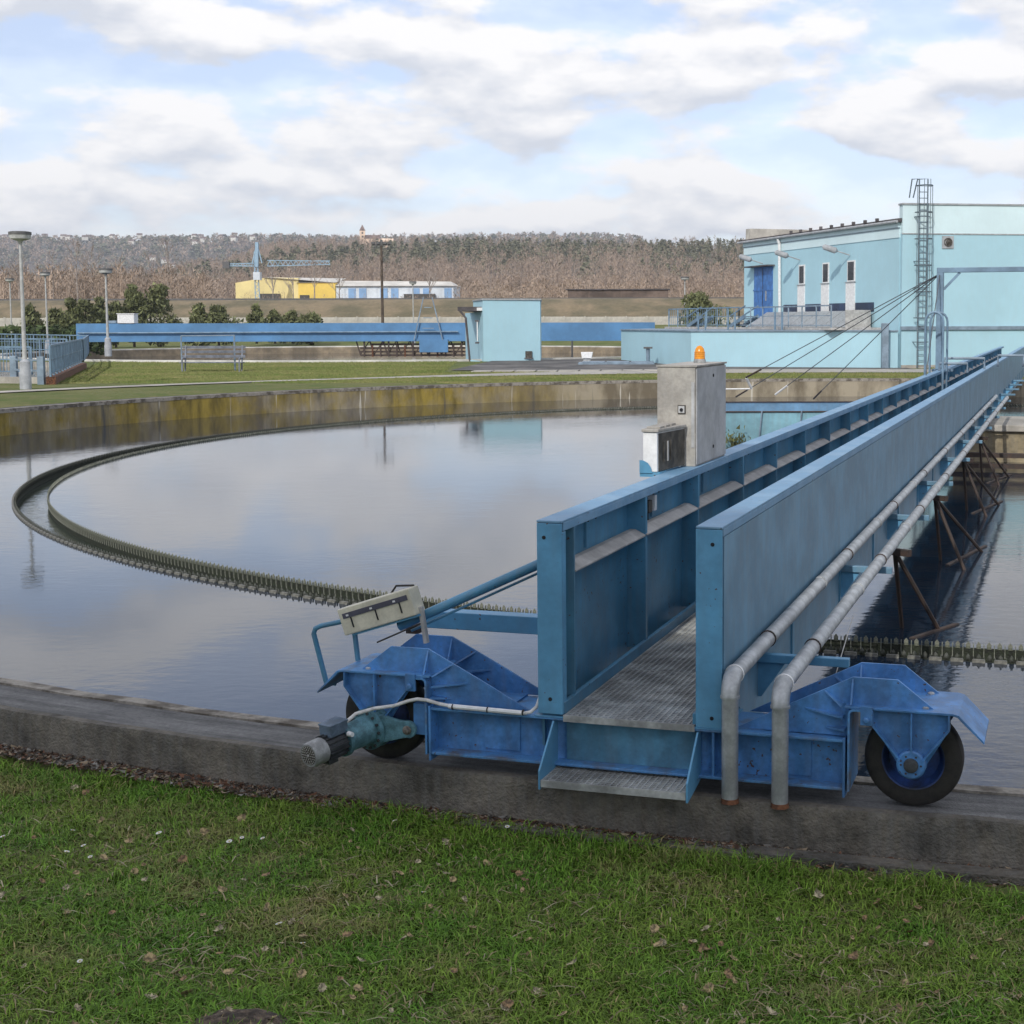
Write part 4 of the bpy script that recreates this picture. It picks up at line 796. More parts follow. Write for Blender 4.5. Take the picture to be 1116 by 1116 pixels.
def wall_strip(p, q, z0, z1, w, m_, parent, nm, S):
    d = (Vector(q)-Vector(p)); n = Vector((-d.y, d.x)).normalized()*w/2; p = Vector(p); q = Vector(q)
    vs = [(*(p+n), z0), (*(q+n), z0), (*(q-n), z0), (*(p-n), z0), (*(p+n), z1), (*(q+n), z1), (*(q-n), z1), (*(p-n), z1)]
    return MB(S).add(vs, [(0, 3, 2, 1), (4, 5, 6, 7), (0, 1, 5, 4), (1, 2, 6, 5), (2, 3, 7, 6), (3, 0, 4, 7)]).build(nm, m_, parent)
wall_strip((-22.9, 55.2), (-29.4, 75), .3, .97, .35, rust, bs, 'wall', S); wall_strip((-23.2, 56.0), (-36, 59.6), .3, .93, .4, conc_pale, bs, 'wall', S); wall_strip((-29.4, 75), (-52, 80), .3, 1.0, .4, conc_pale, bs, 'wall', S)
MB(S).add([(-23.5, 57, .74), (-29.5, 74.5, .74), (-52, 79.5, .74), (-52, 64, .74)], [(0, 1, 2, 3)]).build('basin_water', water_m, bs)
for x, y in ((-23.3, 55.3), (-25.0, 56.8)): m = MB(S); m.box((x-.13, y-.1, .55), (x+.13, y+.1, 1.75)); m.build('gate_post', rail_grey, bs, bevel=.02)
for k in range(2): m = MB(S); m.bar((-25, 56.8, 1.2+.4*k), (-23.3, 55.3, 1.2+.4*k), .07); m.build('gate_rail', rail_grey, bs)
# bench
be = empty('bench', (-20.9, 69.2, .7), .04, 'grey metal bench with armrests on the far lawn', 'bench')
for x in (-1.35, 1.35):
    m = MB(); m.tube([(x, -.35, 0), (x, -.33, .62), (x, -.2, .66), (x, .25, .62)], .035, 6); m.tube([(x, .12, 0), (x, .2, .45), (x, .38, 1.25)], .04, 6); m.build('end_frame', wood_grey, be)
for k in range(4): m = MB(); m.box((-1.5, -.35+.14*k, .42), (1.5, -.25+.14*k, .46)); m.build('seat_slat', wood_grey, be)
for k in range(3): m = MB(); m.obox((0, .27+.05*k, .72+.22*k), (1, 0, 0), (0, 1, .25), (0, -.25, 1), 1.5, .018, .06); m.build('back_slat', wood_grey, be)
rp = empty('railing_post', (-20.2, 70.5, .7), 0, 'thin pale post with a cross rail standing just behind the grey bench', 'post'); m = MB(); m.tube([(0, 0, 0), (0, 0, 1.75)], .045, 6); m.build('post', rail_grey, rp); m = MB(); m.tube([(-2.6, 0, 1.7), (0, 0, 1.72)], .03, 6); m.tube([(-2.6, 0, 0), (-2.6, 0, 1.7)], .035, 6); m.build('rail', rail_grey, rp)
# lamps
def lamp(x, y, z0, zt, label, s=1.0, stub=True):
    o = empty('lamp_post', (x, y, z0), 0, label, 'lamp post'); h = zt-z0
    if stub: m = MB(); m.lathe((0, 0, 0), (0, 0, 1), [(0, .20*s), (.62*s, .20*s), (.66*s, .18*s), (1.0*s, .17*s), (1.1*s, .07)], 20); m.build('base', lamp_base, o, True)
    m = MB(); m.tube([(0, 0, 0.), (0, 0, h-.35*s)], .085*s, 12, True, .05*s); m.build('pole', lamp_grey, o, True)
    m = MB(); m.lathe((0, 0, h-.42*s), (0, 0, 1), [(0, .05*s), (.10*s, .10*s), (.17*s, .34*s), (.30*s, .37*s), (.31*s, .37*s)], 24); m.build('lamp_head', lamp_grey, o, True)
    m = MB(); m.lathe((0, 0, h-.11*s), (0, 0, 1), [(0, .385*s), (.10*s, .385*s), (.12*s, .30*s)], 24); m.build('lamp_lid', lamp_dark, o, True)
    return o
lamp(-22.16, 51.24, .66, 6.25, 'nearest and tallest grey lamp post with dish head, at the left edge')
lamp(-38.25, 102.2, .7, 6.9, 'lamp post standing between the basin railing and the grey bench, before the far bridge', 1.25)
lamp(-46.6, 112, .7, 7.0, 'lamp post just behind the basin railing, right of the nearest lamp')
lamp(-57.3, 130, .7, 7.1, 'farthest lamp post at the left edge, half hidden by the railing')
lamp(3.4, 130, .7, 7.1, 'pale lamp post beside the dark conifer left of the big building', 1.0)
lamp(-24.3, 150, .7, 7.3, 'thin lamp post in front of the white and blue hall', 1.0)
ms = empty('light_mast', (-27.5, 150, .7), 0, 'tall dark floodlight mast rising below the church', 'mast'); m = MB(); m.tube([(0, 0, 0), (0, 0, 10.4)], .17, 8, True, .11); m.build('pole', bark_dark, ms); m = MB(); m.box((-.9, -.1, 10.3), (.9, .1, 10.45)); m.box((-.12, -.12, 10.4), (.12, .12, 10.9)); m.build('cross_arm', lamp_dark, ms)
for x in (-.85, -.3, .35, .85): m = MB(); m.box((x-.17, -.25, 10.45), (x+.17, .1, 10.68)); m.build('floodlight', lamp_dark, ms)
# ------------------------------------------------------------------ hut
hu = empty('pump_hut', (-8.2, 88, .3), 0, 'small pale blue flat roofed hut with a square vent beside the far tank', 'hut'); S = (8.2, -88, -.3)
m = MB(S); m.prism([(-9.9, 87.0), (-6.52, 88.0), (-6.9, 94), (-11.2, 93)], 3.95, lambda a, y, z: (a, y, z), .42); m.build('wall', wall_blue, hu)
m = MB(S); m.prism([(-9.96, 86.93), (-6.46, 87.93), (-6.85, 94.05), (-11.26, 93.05)], .09, lambda a, y, z: (a, y, z), 4.372); m.build('parapet', galv, hu)
m = MB(S); m.prism([(-9.915, 87.02), (-9.55, 92.9), (-12.1, 96.0), (-12.0, 95.5)], 3.3, lambda a, y, z: (a, y, z), .35); m.build('wall', wall_blue, hu)
m = MB(S); m.box((-11.5, 87.6, 3.72), (-9.92, 93, 3.98)); m.build('canopy', roof_dark, hu)
m = MB(S); m.box((-10.3, 87.3, 3.74), (-9.95, 87.58, 3.92)); m.build('eave_lamp', white_p, hu)
m = MB(S); m.box((-7.42, 87.70, .88), (-7.02, 87.95, 1.28)); m.build('vent', vent_dark, hu)
m = MB(S); m.box((-7.48, 87.66, .82), (-6.96, 87.9, .88)); m.build('vent_sill', roof_dark, hu)
m = MB(S); m.tube([(-11.35, 87.55, 3.75), (-11.0, 87.5, 3.3), (-10.78, 87.4, .8), (-10.72, 87.4, .6)], .07, 8); m.build('downpipe', roof_dark, hu)
m = MB(S); m.box((-10.32, 87.35, 1.9), (-10.26, 87.40, 3.1)); m.build('conduit', white_p, hu); m = MB(S); m.box((-10.42, 87.32, 1.75), (-10.18, 87.42, 1.85)); m.box((-10.42, 87.32, 3.08), (-10.18, 87.42, 3.16)); m.build('conduit_box', roof_dark, hu)
m = MB(S); m.add([(-10.75, 87.35, .35), (-9.75, 86.85, .35), (-9.75, 86.85, .62), (-10.75, 87.35, .78), (-10.75, 87.9, .78), (-9.75, 87.2, .62)], [(0, 1, 2, 3), (3, 2, 5, 4)]); m.build('plinth', wall_blue, hu)
m = MB(S); m.prism([(-9.93, 86.95), (-6.48, 87.95), (-6.48, 88.05), (-9.93, 87.05)], .06, lambda a, y, z: (a, y, z), .36); m.build('base_course', conc_pale, hu)
# small yard fittings
o = empty('vent_box', (-3.4, 81, .7), 0, 'white metal box on a post in the asphalt yard right of the hut', 'box'); m = MB(); m.prism([(-.34, .30), (.34, .30), (.27, -.05), (-.27, -.05)], .5, lambda a, z, c: (a, c, z+.35)); m.build('hood', white_p, o, bevel=.02); m = MB(); m.box((-.2, .1, 0), (.2, .4, .34)); m.build('foot', galv, o)
o = empty('hatch', (-1.8, 80, .7), 0, 'low blue grey steel hatch lying in the asphalt yard', 'hatch'); m = MB(); m.box((-2.0, -1, 0), (2.2, 1, .10)); m.build('frame', rail_grey, o); 
for k in range(3): m = MB(); m.box((-1.8+1.35*k, -.9, .10), (-.55+1.35*k, .9, .15)); m.build('cover', rail_grey, o)
o = empty('pipe_stub', (.05, 80.2, .7), 0, 'short dark vent pipe with a flat cap before the basin wall', 'pipe'); m = MB(); m.tube([(0, 0, 0), (0, 0, .85)], .11, 8); m.build('pipe', rail_grey, o); m = MB(); m.box((-.25, -.2, .85), (.25, .2, .95)); m.build('cap', lamp_dark, o)
o = empty('pole_barrier', (-5.0, 96, .7), 0, 'dark post and thin rail beyond the yard by the far tank', 'post'); m = MB(); m.tube([(0, 0, 0), (0, 0, 1.1)], .07, 6); m.build('post', lamp_dark, o)
# ------------------------------------------------------------------ basin wall and the big building
BW = empty('clarifier_basin', (2.2, 75, .7), 0, 'low pale blue rendered basin with a dark coping left of the big building', 'basin'); S = (-2.2, -75, -.7)
bwp = [(-1.6, 88.8), (2.3, 75.2), (12.55, 72.05), (9, 95), (0, 97)]
m = MB(S); m.prism(bwp, 1.92, lambda a, y, z: (a, y, z), .6); m.build('wall', wall_blue, BW)
m = MB(S); m.prism([(-1.68, 88.8), (2.26, 75.12), (12.55, 71.97), (9, 95.1), (0, 97.1)], .07, lambda a, y, z: (a, y, z), 2.523); m.build('coping', rail_grey, BW)
m = MB(S); m.box((11.68, 71.6, .7), (12.02, 72.0, 2.95)); m.build('buttress', rail_grey, BW, bevel=.03)
for i, (a, c) in enumerate((((2.9, 77.2), (2.9, 80)), ((4.6, 79), (4.6, 82)), ((7., 77), (7, 80)))):
    o = empty('ladder_rail', (a[0]-1.0*i*0, a[1], 2.59), 0, ['leftmost', 'middle', 'rightmost'][i]+' of three short pairs of blue grab rails on the basin coping', 'rail')
    for dx in (-.16, .22): m = MB(); m.tube([(dx, 0, 0), (dx, 0, .95), (dx+.02, .5, .95), (dx+.02, .5, 0)], .05, 6); m.build('hoop', rail_blue, o)
# building
P0 = Vector((12.70, 72.0)); DW = Vector((-.32769, .94478)); NW = Vector((-.94478, -.32769)); ph_ = math.atan2(DW.y, DW.x)
PB = empty('plant_building', (P0.x, P0.y, .6), 0, 'large pale blue plant building with a pitched side roof, blue door and roof ladder', 'building'); S = (-P0.x, -P0.y, -.6)
def wl(L, z, o=0.): p = P0+DW*L+NW*o; return (p.x, p.y, z)
def wall_box(L0, L1, z0, z1, o0, o1):
    return MB(S).add([wl(L0, z0, o0), wl(L1, z0, o0), wl(L1, z0, o1), wl(L0, z0, o1), wl(L0, z1, o0), wl(L1, z1, o0), wl(L1, z1, o1), wl(L0, z1, o1)], [(0, 3, 2, 1), (4, 5, 6, 7), (0, 1, 5, 4), (1, 2, 6, 5), (2, 3, 7, 6), (3, 0, 4, 7)])
wall_box(.3, 20.1, .6, 7.2, -6, 0).build('wall', wall_blue, PB); wall_box(.3, 20.1, 7.2, 7.70, -6, .04).build('wall_band', wall_pale, PB)
wall_box(.3, 20.1, 7.70, 7.95, -6, .10).build('eave_band', wall_pale, PB); wall_box(.25, 20.2, 7.66, 7.70, 0, .09).build('drip_edge', rail_grey, PB)
m = MB(S); m.add([wl(.1, 7.95, .22), wl(20.5, 7.95, .22), wl(20.5, 8.5, -6), wl(.1, 8.5, -6), wl(.1, 8.13, .22), wl(20.5, 8.13, .22), wl(20.5, 8.68, -6), wl(.1, 8.68, -6)], [(0, 3, 2, 1), (4, 5, 6, 7), (0, 1, 5, 4), (1, 2, 6, 5), (2, 3, 7, 6), (3, 0, 4, 7)]); m.build('roof', roof_dark, PB)
m = MB(S); m.tube([wl(.1, 7.98, .27), wl(20.5, 7.98, .27)], .07, 8); m.build('gutter', lamp_base, PB)
m = MB(S); m.tube([wl(14.42, 7.9, .26), wl(14.42, 7.6, .16), wl(14.40, 3.3, .12)], .09, 8); m.build('downpipe', white_p, PB)
wall_box(19.4, 20.1, 8.0, 8.82, -5.5, -.1).build('roof_parapet', panel_c, PB)
for k in range(9): L = 2.2+1.3*k; m = MB(S); q = Vector(wl(L, 8.18, .25)); m.obox(q, (1, 0, 0), (0, 1, 0), (0, 0, 1), .08, .12, .08); m.build('snow_stop', roof_dark, PB)
wall_box(15.68, 18.43, 2.7, 6.35, 0, .05).build('door', door_blue, PB); wall_box(15.6, 18.5, 4.92, 5.0, .05, .08).build('door_rail', door_blue, PB); wall_box(17.03, 17.08, 2.7, 6.3, .05, .08).build('door_edge', navy, PB); wall_box(15.4, 19.0, 6.36, 6.44, 0, .5).build('door_canopy', roof_dark, PB); wall_box(16.5, 16.6, 4.3, 4.9, .05, .1).build('door_handle', galv, PB)
for a, c in ((11.25, 11.92), (8.16, 8.84), (5.06, 5.84)):
    f = wall_box(a-.06, c+.06, 5.16, 6.28, 0, .04).build('window', white_p, PB); wall_box(a+.06, c-.02, 5.22, 6.20, .04, .045).build('pane', glass_m, f)
    wall_box(a-.06, c+.18, 3.2, 5.10, 0, .06).build('window_panel', white_p, PB); wall_box(a-.1, c+.2, 5.10, 5.15, 0, .1).build('window_sill', galv, PB)
for a, c in ((2.9, 4.95), (5.95, 8.05), (8.95, 11.1), (12.1, 14.1)): wall_box(a, c, 3.55, 4.02, 0, .03).build('strip_window', navy, PB)
for L in (17.1, 11.8, 5.6):
    m = MB(S); q = Vector(wl(L, 6.56, .05)); e = Vector(wl(L+.25, 6.80, .75)); m.tube([q, e], .035, 6); f = m.build('wall_lamp', lamp_base, PB)
    m = MB(S); d = (e-q).normalized(); m.lathe(e-d*.1, d, [(0, .06), (.12, .17), (.75, .15), (.85, .05)], 12); m.build('lamp_head', lamp_base, f, True)
# front block
fx = Vector((.988, .154, 0))
def fr(u, z, d=0.): return (P0.x+fx.x*u-fx.y*d*0+.154*d, P0.y+fx.y*u-d*.988*-1*0-d, z)
def front_box(u0, u1, z0, z1, d0, d1): return MB(S).add([fr(u0, z0, d1), fr(u1, z0, d1), fr(u1, z0, d0), fr(u0, z0, d0), fr(u0, z1, d1), fr(u1, z1, d1), fr(u1, z1, d0), fr(u0, z1, d0)], [(0, 3, 2, 1), (4, 5, 6, 7), (0, 1, 5, 4), (1, 2, 6, 5), (2, 3, 7, 6), (3, 0, 4, 7)])
front_box(0, 16, .6, 2.66, -9, 0).build('wall', wall_blue, PB); front_box(0, 16, 2.66, 7.38, -9, 0).build('wall', wall_blue, PB); front_box(0, 16, 7.38, 8.80, -.5, 0).build('wall', wall_pale, PB); front_box(.1, 16, 7.2, 7.5, -9, -.5).build('flat_roof', roof_dark, PB)
front_box(-.06, 16.1, 8.80, 8.88, -.55, .06).build('parapet_cap', lamp_base, PB); front_box(-.05, 16, 7.34, 7.40, 0, .03).build('band_edge', galv, PB); front_box(-.05, 16, 2.60, 2.78, 0, .10).build('ledge', rail_grey, PB); front_box(0, 16, .6, .85, 0, .05).build('base_course', conc_pale, PB)
v_ = front_box(2.05, 2.65, 6.65, 7.27, 0, .05).build('vent', lamp_base, PB); m = MB(S); c_ = Vector(fr(2.35, 6.96, .05)); m.lathe(c_, (0, -1, 0), [(0, .22), (.03, .22), (.03, .15), (.01, .14), (.04, .05)], 20); m.build('vent_fan', vent_dark, v_, True)
# roof ladder with cage
LA = empty('roof_ladder', fr(.95, .6, .3), 0, 'tall grey caged ladder reaching above the building roof', 'ladder'); q0 = Vector(fr(.95, .6, .3)); S = -q0
for u in (.73, 1.17): m = MB(S); m.tube([fr(u, .7, .3), fr(u, 10.05, .3), fr(u+(-.1 if u < 1 else -.25), 10.1, -.5), fr(u+(-.16 if u < 1 else -.4), 9.2, -.7)], .035, 6); m.build('stile', ladder_grey, LA)
for k in range(30): z = 1.0+.30*k; m = MB(S); m.tube([fr(.73, z, .3), fr(1.17, z, .3)], .020, 5); m.build('rung', ladder_grey, LA)
for k in range(6):
    z = 3.2+1.3*k; m = MB(S); m.tube([fr(.73, z, .3)]+[fr(.95-.42*cos(a*PI/8), z, .3+.62*sin(a*PI/8)) for a in range(0, 9)]+[fr(1.17, z, .3)], .028, 5); m.build('cage_hoop', ladder_grey, LA)
for a in (1, 3, 5, 7): m = MB(S); m.tube([fr(.95-.42*cos(a*PI/8), 3.2, .3+.62*sin(a*PI/8)), fr(.95-.42*cos(a*PI/8), 10.0 if a in (3, 5) else 9.7, .3+.62*sin(a*PI/8))], .018, 5); m.build('cage_bar', ladder_grey, LA)
for z in (2.0, 4.7, 6.0, 8.2): m = MB(S); m.bar(fr(.6, z, .0), fr(.6, z, .35), .04); m.bar(fr(.6, z, .32), fr(1.3, z, .32), .04); m.build('wall_bracket', ladder_grey, LA)
# platform with railings, screens and stairs between basin and building
PF = empty('screen_platform', (8., 80, 2.6), 0, 'grey platform of sloping screens in front of the blue door', 'platform'); S = (-8., -80, -2.6)
wall_box_S = S
def wb3(L0, L1, z0, z1, o0, o1): return MB(S).add([wl(L0, z0, o0), wl(L1, z0, o0), wl(L1, z0, o1), wl(L0, z0, o1), wl(L0, z1, o0), wl(L1, z1, o0), wl(L1, z1, o1), wl(L0, z1, o1)], [(0, 3, 2, 1), (4, 5, 6, 7), (0, 1, 5, 4), (1, 2, 6, 5), (2, 3, 7, 6), (3, 0, 4, 7)])
wb3(1.6, 26, 2.60, 2.72, .1, 3.2).build('deck', tray_m, PF)
for k in range(9):
    L = 2.9+1.45*k
    m = MB(S); m.add([wl(L, 2.75, 1.6), wl(L+1.38, 2.75, 1.6), wl(L+1.38, 3.6, .3), wl(L, 3.6, .3), wl(L, 2.69, 1.55), wl(L+1.38, 2.69, 1.55), wl(L+1.38, 3.54, .25), wl(L, 3.54, .25)], [(0, 3, 2, 1), (4, 5, 6, 7), (0, 1, 5, 4), (1, 2, 6, 5), (2, 3, 7, 6), (3, 0, 4, 7)]); m.build('sloping_screen', galv, PF)
wb3(2.86, 2.9, 2.7, 3.62, .2, 1.65).build('end_plate', tray_m, PF)
railing([wl(2.0, 2.72, 2.9), wl(14.0, 2.72, 2.9)], 1.12, rail_grey, 'grey platform railing before the sloping screens', step=0, posts=1.5)
railing([wl(14.0, 2.72, 2.9), wl(26.0, 2.72, 2.9)], 1.15, rail_blue, 'blue grey platform railing near the blue door and the dark conifer', step=.35, posts=1.5)
for k in range(2):
    a = Vector(wl(15.2+7*k, 2.75, 2.2)); e = Vector(wl(12.6+7*k, 3.35, 2.3)); o = empty('stair', a, 0, ['right hand steep stair with blue handrails on the platform', 'left hand steep stair with blue handrails near the conifer'][k], 'stair'); sh = -a; w_ = Vector((NW.x, NW.y, 0))*.8
    for d in (Vector((0, 0, 0)), w_): m = MB(sh); m.bar(a+d, e+d, .07, .22); m.build('stringer', rail_blue, o); m = MB(sh); m.bar(a+d+Vector((0, 0, .6)), e+d+Vector((0, 0, .6)), .06); m.build('handrail', rail_blue, o)
    for i in range(7): p = a.lerp(e, (i+.5)/7); m = MB(sh); m.obox(p+w_*.5, w_, DW.to_3d(), (0, 0, 1), .4, .14, .02); m.build('tread', rail_grey, o)
# ------------------------------------------------------------------ far land
def terrain(name, fn, xs, ys, m):
    mb = MB(); mb.add([(x, y, fn(x, y)) for y in ys for x in xs], [(j*len(xs)+i, j*len(xs)+i+1, (j+1)*len(xs)+i+1, (j+1)*len(xs)+i) for j in range(len(ys)-1) for i in range(len(xs)-1)])
    return tag(mb.build(name, m, None, True), kind='structure')
dry = mat('dry_grass_bank', (.21, .165, .10), .95, var=.2, vscale=.25, bump=.4, bscale=3, col2=(.12, .105, .06)); heath = mat('woodland_floor', (.17, .12, .09), .95, var=.2, vscale=.02, col2=(.10, .085, .06))
far_heath = mat('far_hill_wood', (.085, .085, .065), .95, var=.25, vscale=.012, col2=(.12, .095, .075))
xs = [-600+i*25 for i in range(49)]
def berm_z(x, y): return .62+2.1*smooth01((y-150)/20)+.08*noise.noise((x*.1, y*.1, 0))
terrain('berm', berm_z, xs, [149, 153, 158, 163, 168, 172, 179], lawn_m)
def dike_z(x, y): return 2.4+3.75*smooth01((y-177)/14)+.25*noise.noise((x*.05, y*.07, 1))
terrain('embankment', dike_z, xs, [177, 180, 183, 186, 189, 191, 195, 230, 300, 420], dry)
wl_o = empty('concrete_wall', (-30, 174, 2.5), 0, 'long low pale concrete panel wall at the foot of the brown embankment', 'wall'); me_ = None; pl_me = None
pm_ = MB(); pm_.box((-1.24, -.06, 0), (1.24, .06, 1.0)); pl_me = pm_.mesh('panel', panel_c); qm = MB(); qm.box((-.07, -.10, 0), (.07, .10, 1.08)); po_me = qm.mesh('wall_post', panel_c)
for i in range(60):
    x = -95+2.5*i; zz = .22+.04*noise.noise((x, 0, 3))
    if x > 24: break
    for nm, me, dx in (('panel', pl_me, 1.25), ('wall_post', po_me, 0)):
        o = bpy.data.objects.new(nm, me); COL.objects.link(o); o.parent = wl_o; o.location = (x+30+dx, 0, zz)
def prof(px):      # crest of the wooded ridge, picture height above the horizon for a bearing (read off the photograph)
    K = [(-400, 42), (0, 46), (150, 50), (230, 62), (310, 80), (400, 84), (520, 84), (640, 83), (760, 82), (900, 84), (1500, 80)]
    for (a, u), (b, v) in zip(K[:-1], K[1:]):
        if px <= b: return u+(v-u)*smooth01((px-a)/(b-a))
    return 80
def ridge_z(x, y):
    px = CX+F_PX*x/max(y, 1); t = smooth01((y-430)/560)
    return 6+t*((prof(px)-11)/F_PX*990+3-6)+1.5*noise.noise((x*.01, y*.012, 4))*t-(max(0, y-990)*.09)
terrain('wooded_ridge', ridge_z, [-900+i*30 for i in range(64)], [400, 430, 470, 510, 560, 620, 690, 760, 830, 900, 950, 990, 1040, 1150], heath)
def hill_z(x, y): return 5+max(0, 122+8*noise.noise((x*.0018, 0, 7))+3*noise.noise((x*.008, 0, 2)))*smooth01((y-1400)/850)*(1-smooth01((x+100)/900)*.75)
terrain('hill', hill_z, [-2200+i*60 for i in range(75)], [1150, 1400, 1500, 1600, 1700, 1800, 1900, 2000, 2100, 2200, 2300, 2500], far_heath)
# woods: one mass of bare and evergreen trees on the ridge and on the far hill
def wood(name, n, region, fz, hgt, wid, mix_, seed, nt_=80, fs=1.):
    R = np.random.default_rng(seed); Vs = []; Ts = []
    for _ in range(n):
        x, y = region(R); z = fz(x, y)-.3; ev = R.random() < mix_(x, y); h = hgt*(.72+.4*R.random())*(.85 if ev else 1); w = wid*(.7+.6*R.random())
        if ev: base = np.array([.165, .165, .105])*(.88+.24*R.random())
        else: base = np.array([[.33, .25, .19], [.29, .22, .165], [.36, .28, .215], [.27, .215, .17]][R.integers(4)])*(.92+.16*R.random())
        k = nt_; u = R.random(k); a = R.random(k)*2*np.pi
        if ev: zz = h*(.2+.8*u); rr = w*.5*(1.05-u)*np.sqrt(R.random(k)); ln = h*.07*fs; lw = w*.10*fs
        else: zz = h*(.15+.85*u); rr = w*.5*np.sin(np.pi*np.clip(u*.85+.12, 0, 1))*np.sqrt(R.random(k)); ln = h*.07*fs; lw = w*.019*fs*fs
        c = np.stack([x+rr*np.cos(a), y+rr*np.sin(a), z+zz], 1)
        d = np.stack([np.cos(a)*.55+R.normal(0, .35, k), np.sin(a)*.55+R.normal(0, .35, k), .75+R.normal(0, .35, k)], 1) if not ev else R.normal(size=(k, 3))
        d /= np.linalg.norm(d, axis=1)[:, None]; o = R.random(k)*2*np.pi; sd_ = np.stack([np.cos(o), np.sin(o), .3*np.sin(o*3)], 1)*lw
        P = np.stack([c-d*ln-sd_, c-d*ln+sd_, c+d*ln], 1)
        tw = .10+.05*R.random(); T = np.array([[[x-tw, y, z], [x+tw, y, z], [x, y, z+h*.9]]]); P = np.concatenate([P, T])
        cc = base[None]*(.86+.28*R.random((k+1, 1))); cc[-1] = base*(1.25 if R.random() < .15 else .95) if not ev else base*.8
        Vs.append(P.reshape(-1, 3)); Ts.append(np.repeat(cc, 3, 0))
    V = np.concatenate(Vs); T = np.concatenate(Ts); return tag(soup(name, V, np.arange(len(V)).reshape(-1, 3), leaf_tint, T), kind='stuff')
def reg(y0, y1, p0, p1, pw=1.):
    def f(R): y = y0+(y1-y0)*R.random()**pw; px = p0+(p1-p0)*R.random(); return (px-CX)/F_PX*y, y
    return f
pine_mix = lambda x, y: .8*smooth01((y-600)/160)*smooth01((.45+noise.noise((x*.006, y*.005, 9)))*1.8) if y > 520 else .02
wood('woodland', 7000, reg(430, 1010, -150, 1300, 1.2), ridge_z, 11, 7, pine_mix, 3)
wood('woodland', 800, reg(235, 420, -150, 225, 1.), lambda x, y: dike_z(x, y), 7.0, 5, lambda x, y: .0, 4)
wood('woodland', 90, reg(300, 390, 235, 500, 1.), lambda x, y: dike_z(x, y), 4.0, 3, lambda x, y: .0, 24, 24)
wood('woodland', 900, reg(235, 420, 505, 1300, 1.), lambda x, y: dike_z(x, y), 4.5, 5, lambda x, y: .0, 14)
wood('woodland', 3200, reg(1500, 2300, -150, 700, .8), hill_z, 13, 16, lambda x, y: .45, 5, 22, 1.9)
# bare pale trees standing in front of the wood at left
def bare_tree(h, seed):
    R = random.Random(seed); tr = MB(); cr_ = MB()
    pts = [(R.uniform(-.2, .2)*k/5, R.uniform(-.1, .1)*k/5, h*k/5) for k in range(6)]; tr.tube(pts, .16, 6, True, .03)
    def grow(p, d, L, r, lv):
        q = p+d*L; cr_.tube([p, p+d*L*.5+Vector((0, 0, L*.05)), q], r, 4, False, r*.4)
        if lv:
            for _ in range(4): t = R.uniform(.35, .95); nd = (d+Vector((R.uniform(-.6, .6), R.uniform(-.6, .6), R.uniform(.0, .7)))).normalized(); grow(p.lerp(q, t), nd, L*R.uniform(.35, .6), r*.5, lv-1)
    for k in range(13):
        z = h*R.uniform(.3, .95); a = R.uniform(0, 2*PI); d = Vector((cos(a)*.6, sin(a)*.6, R.uniform(.7, 1.3))).normalized(); grow(Vector((0, 0, z)), d, (h-z)*.5+.8, .05, 2)
    return tr, cr_
BT = []
for s in range(4): t_, c_ = bare_tree(9.5, 40+s); BT.append((t_.mesh('trunk', bark_pale), c_.mesh('crown', bark_pale)))
bt = [(25, 225, .85, 'pale bare tree at the left edge behind the nearest lamp post'), (62, 240, .9, 'slender bare tree between the two left lamp posts'), (88, 235, 1.05, 'pale branching bare birch left of the second lamp post'), (104, 260, 1.15, 'tall thin bare birch just behind the second lamp post'), (135, 250, .95, 'bare grey tree above the white box on the far bridge'), (166, 280, 1.1, 'bare tree behind the two tall evergreens'), (186, 262, 1.25, 'pale forked bare birch right of the tall evergreens'), (205, 300, 1.0, 'bare tree left of the blue crane'), (300, 300, .85, 'bare tree in front of the yellow hall'), (322, 320, .95, 'second bare tree before the middle of the yellow hall'), (345, 300, 1.1, 'tall bare tree where the hall turns from yellow to white'), (372, 310, 1.0, 'bare tree before the white part of the hall'), (470, 310, 1.0, 'bare tree at the right end of the white and blue hall'), (536, 300, .7, 'small bare tree behind the flat hut')]
for i, (px, y, s, lb) in enumerate(bt):
    x = (px-CX)/F_PX*y; o = empty('bare_tree', (x, y, dike_z(x, y)-.3), i*1.3, lb, 'tree', 'bare trees before the woods'); o.scale = (s, s, s)
    for nm, me in zip(('trunk', 'crown'), BT[i % 4]): q = bpy.data.objects.new(nm, me); COL.objects.link(q); q.parent = o
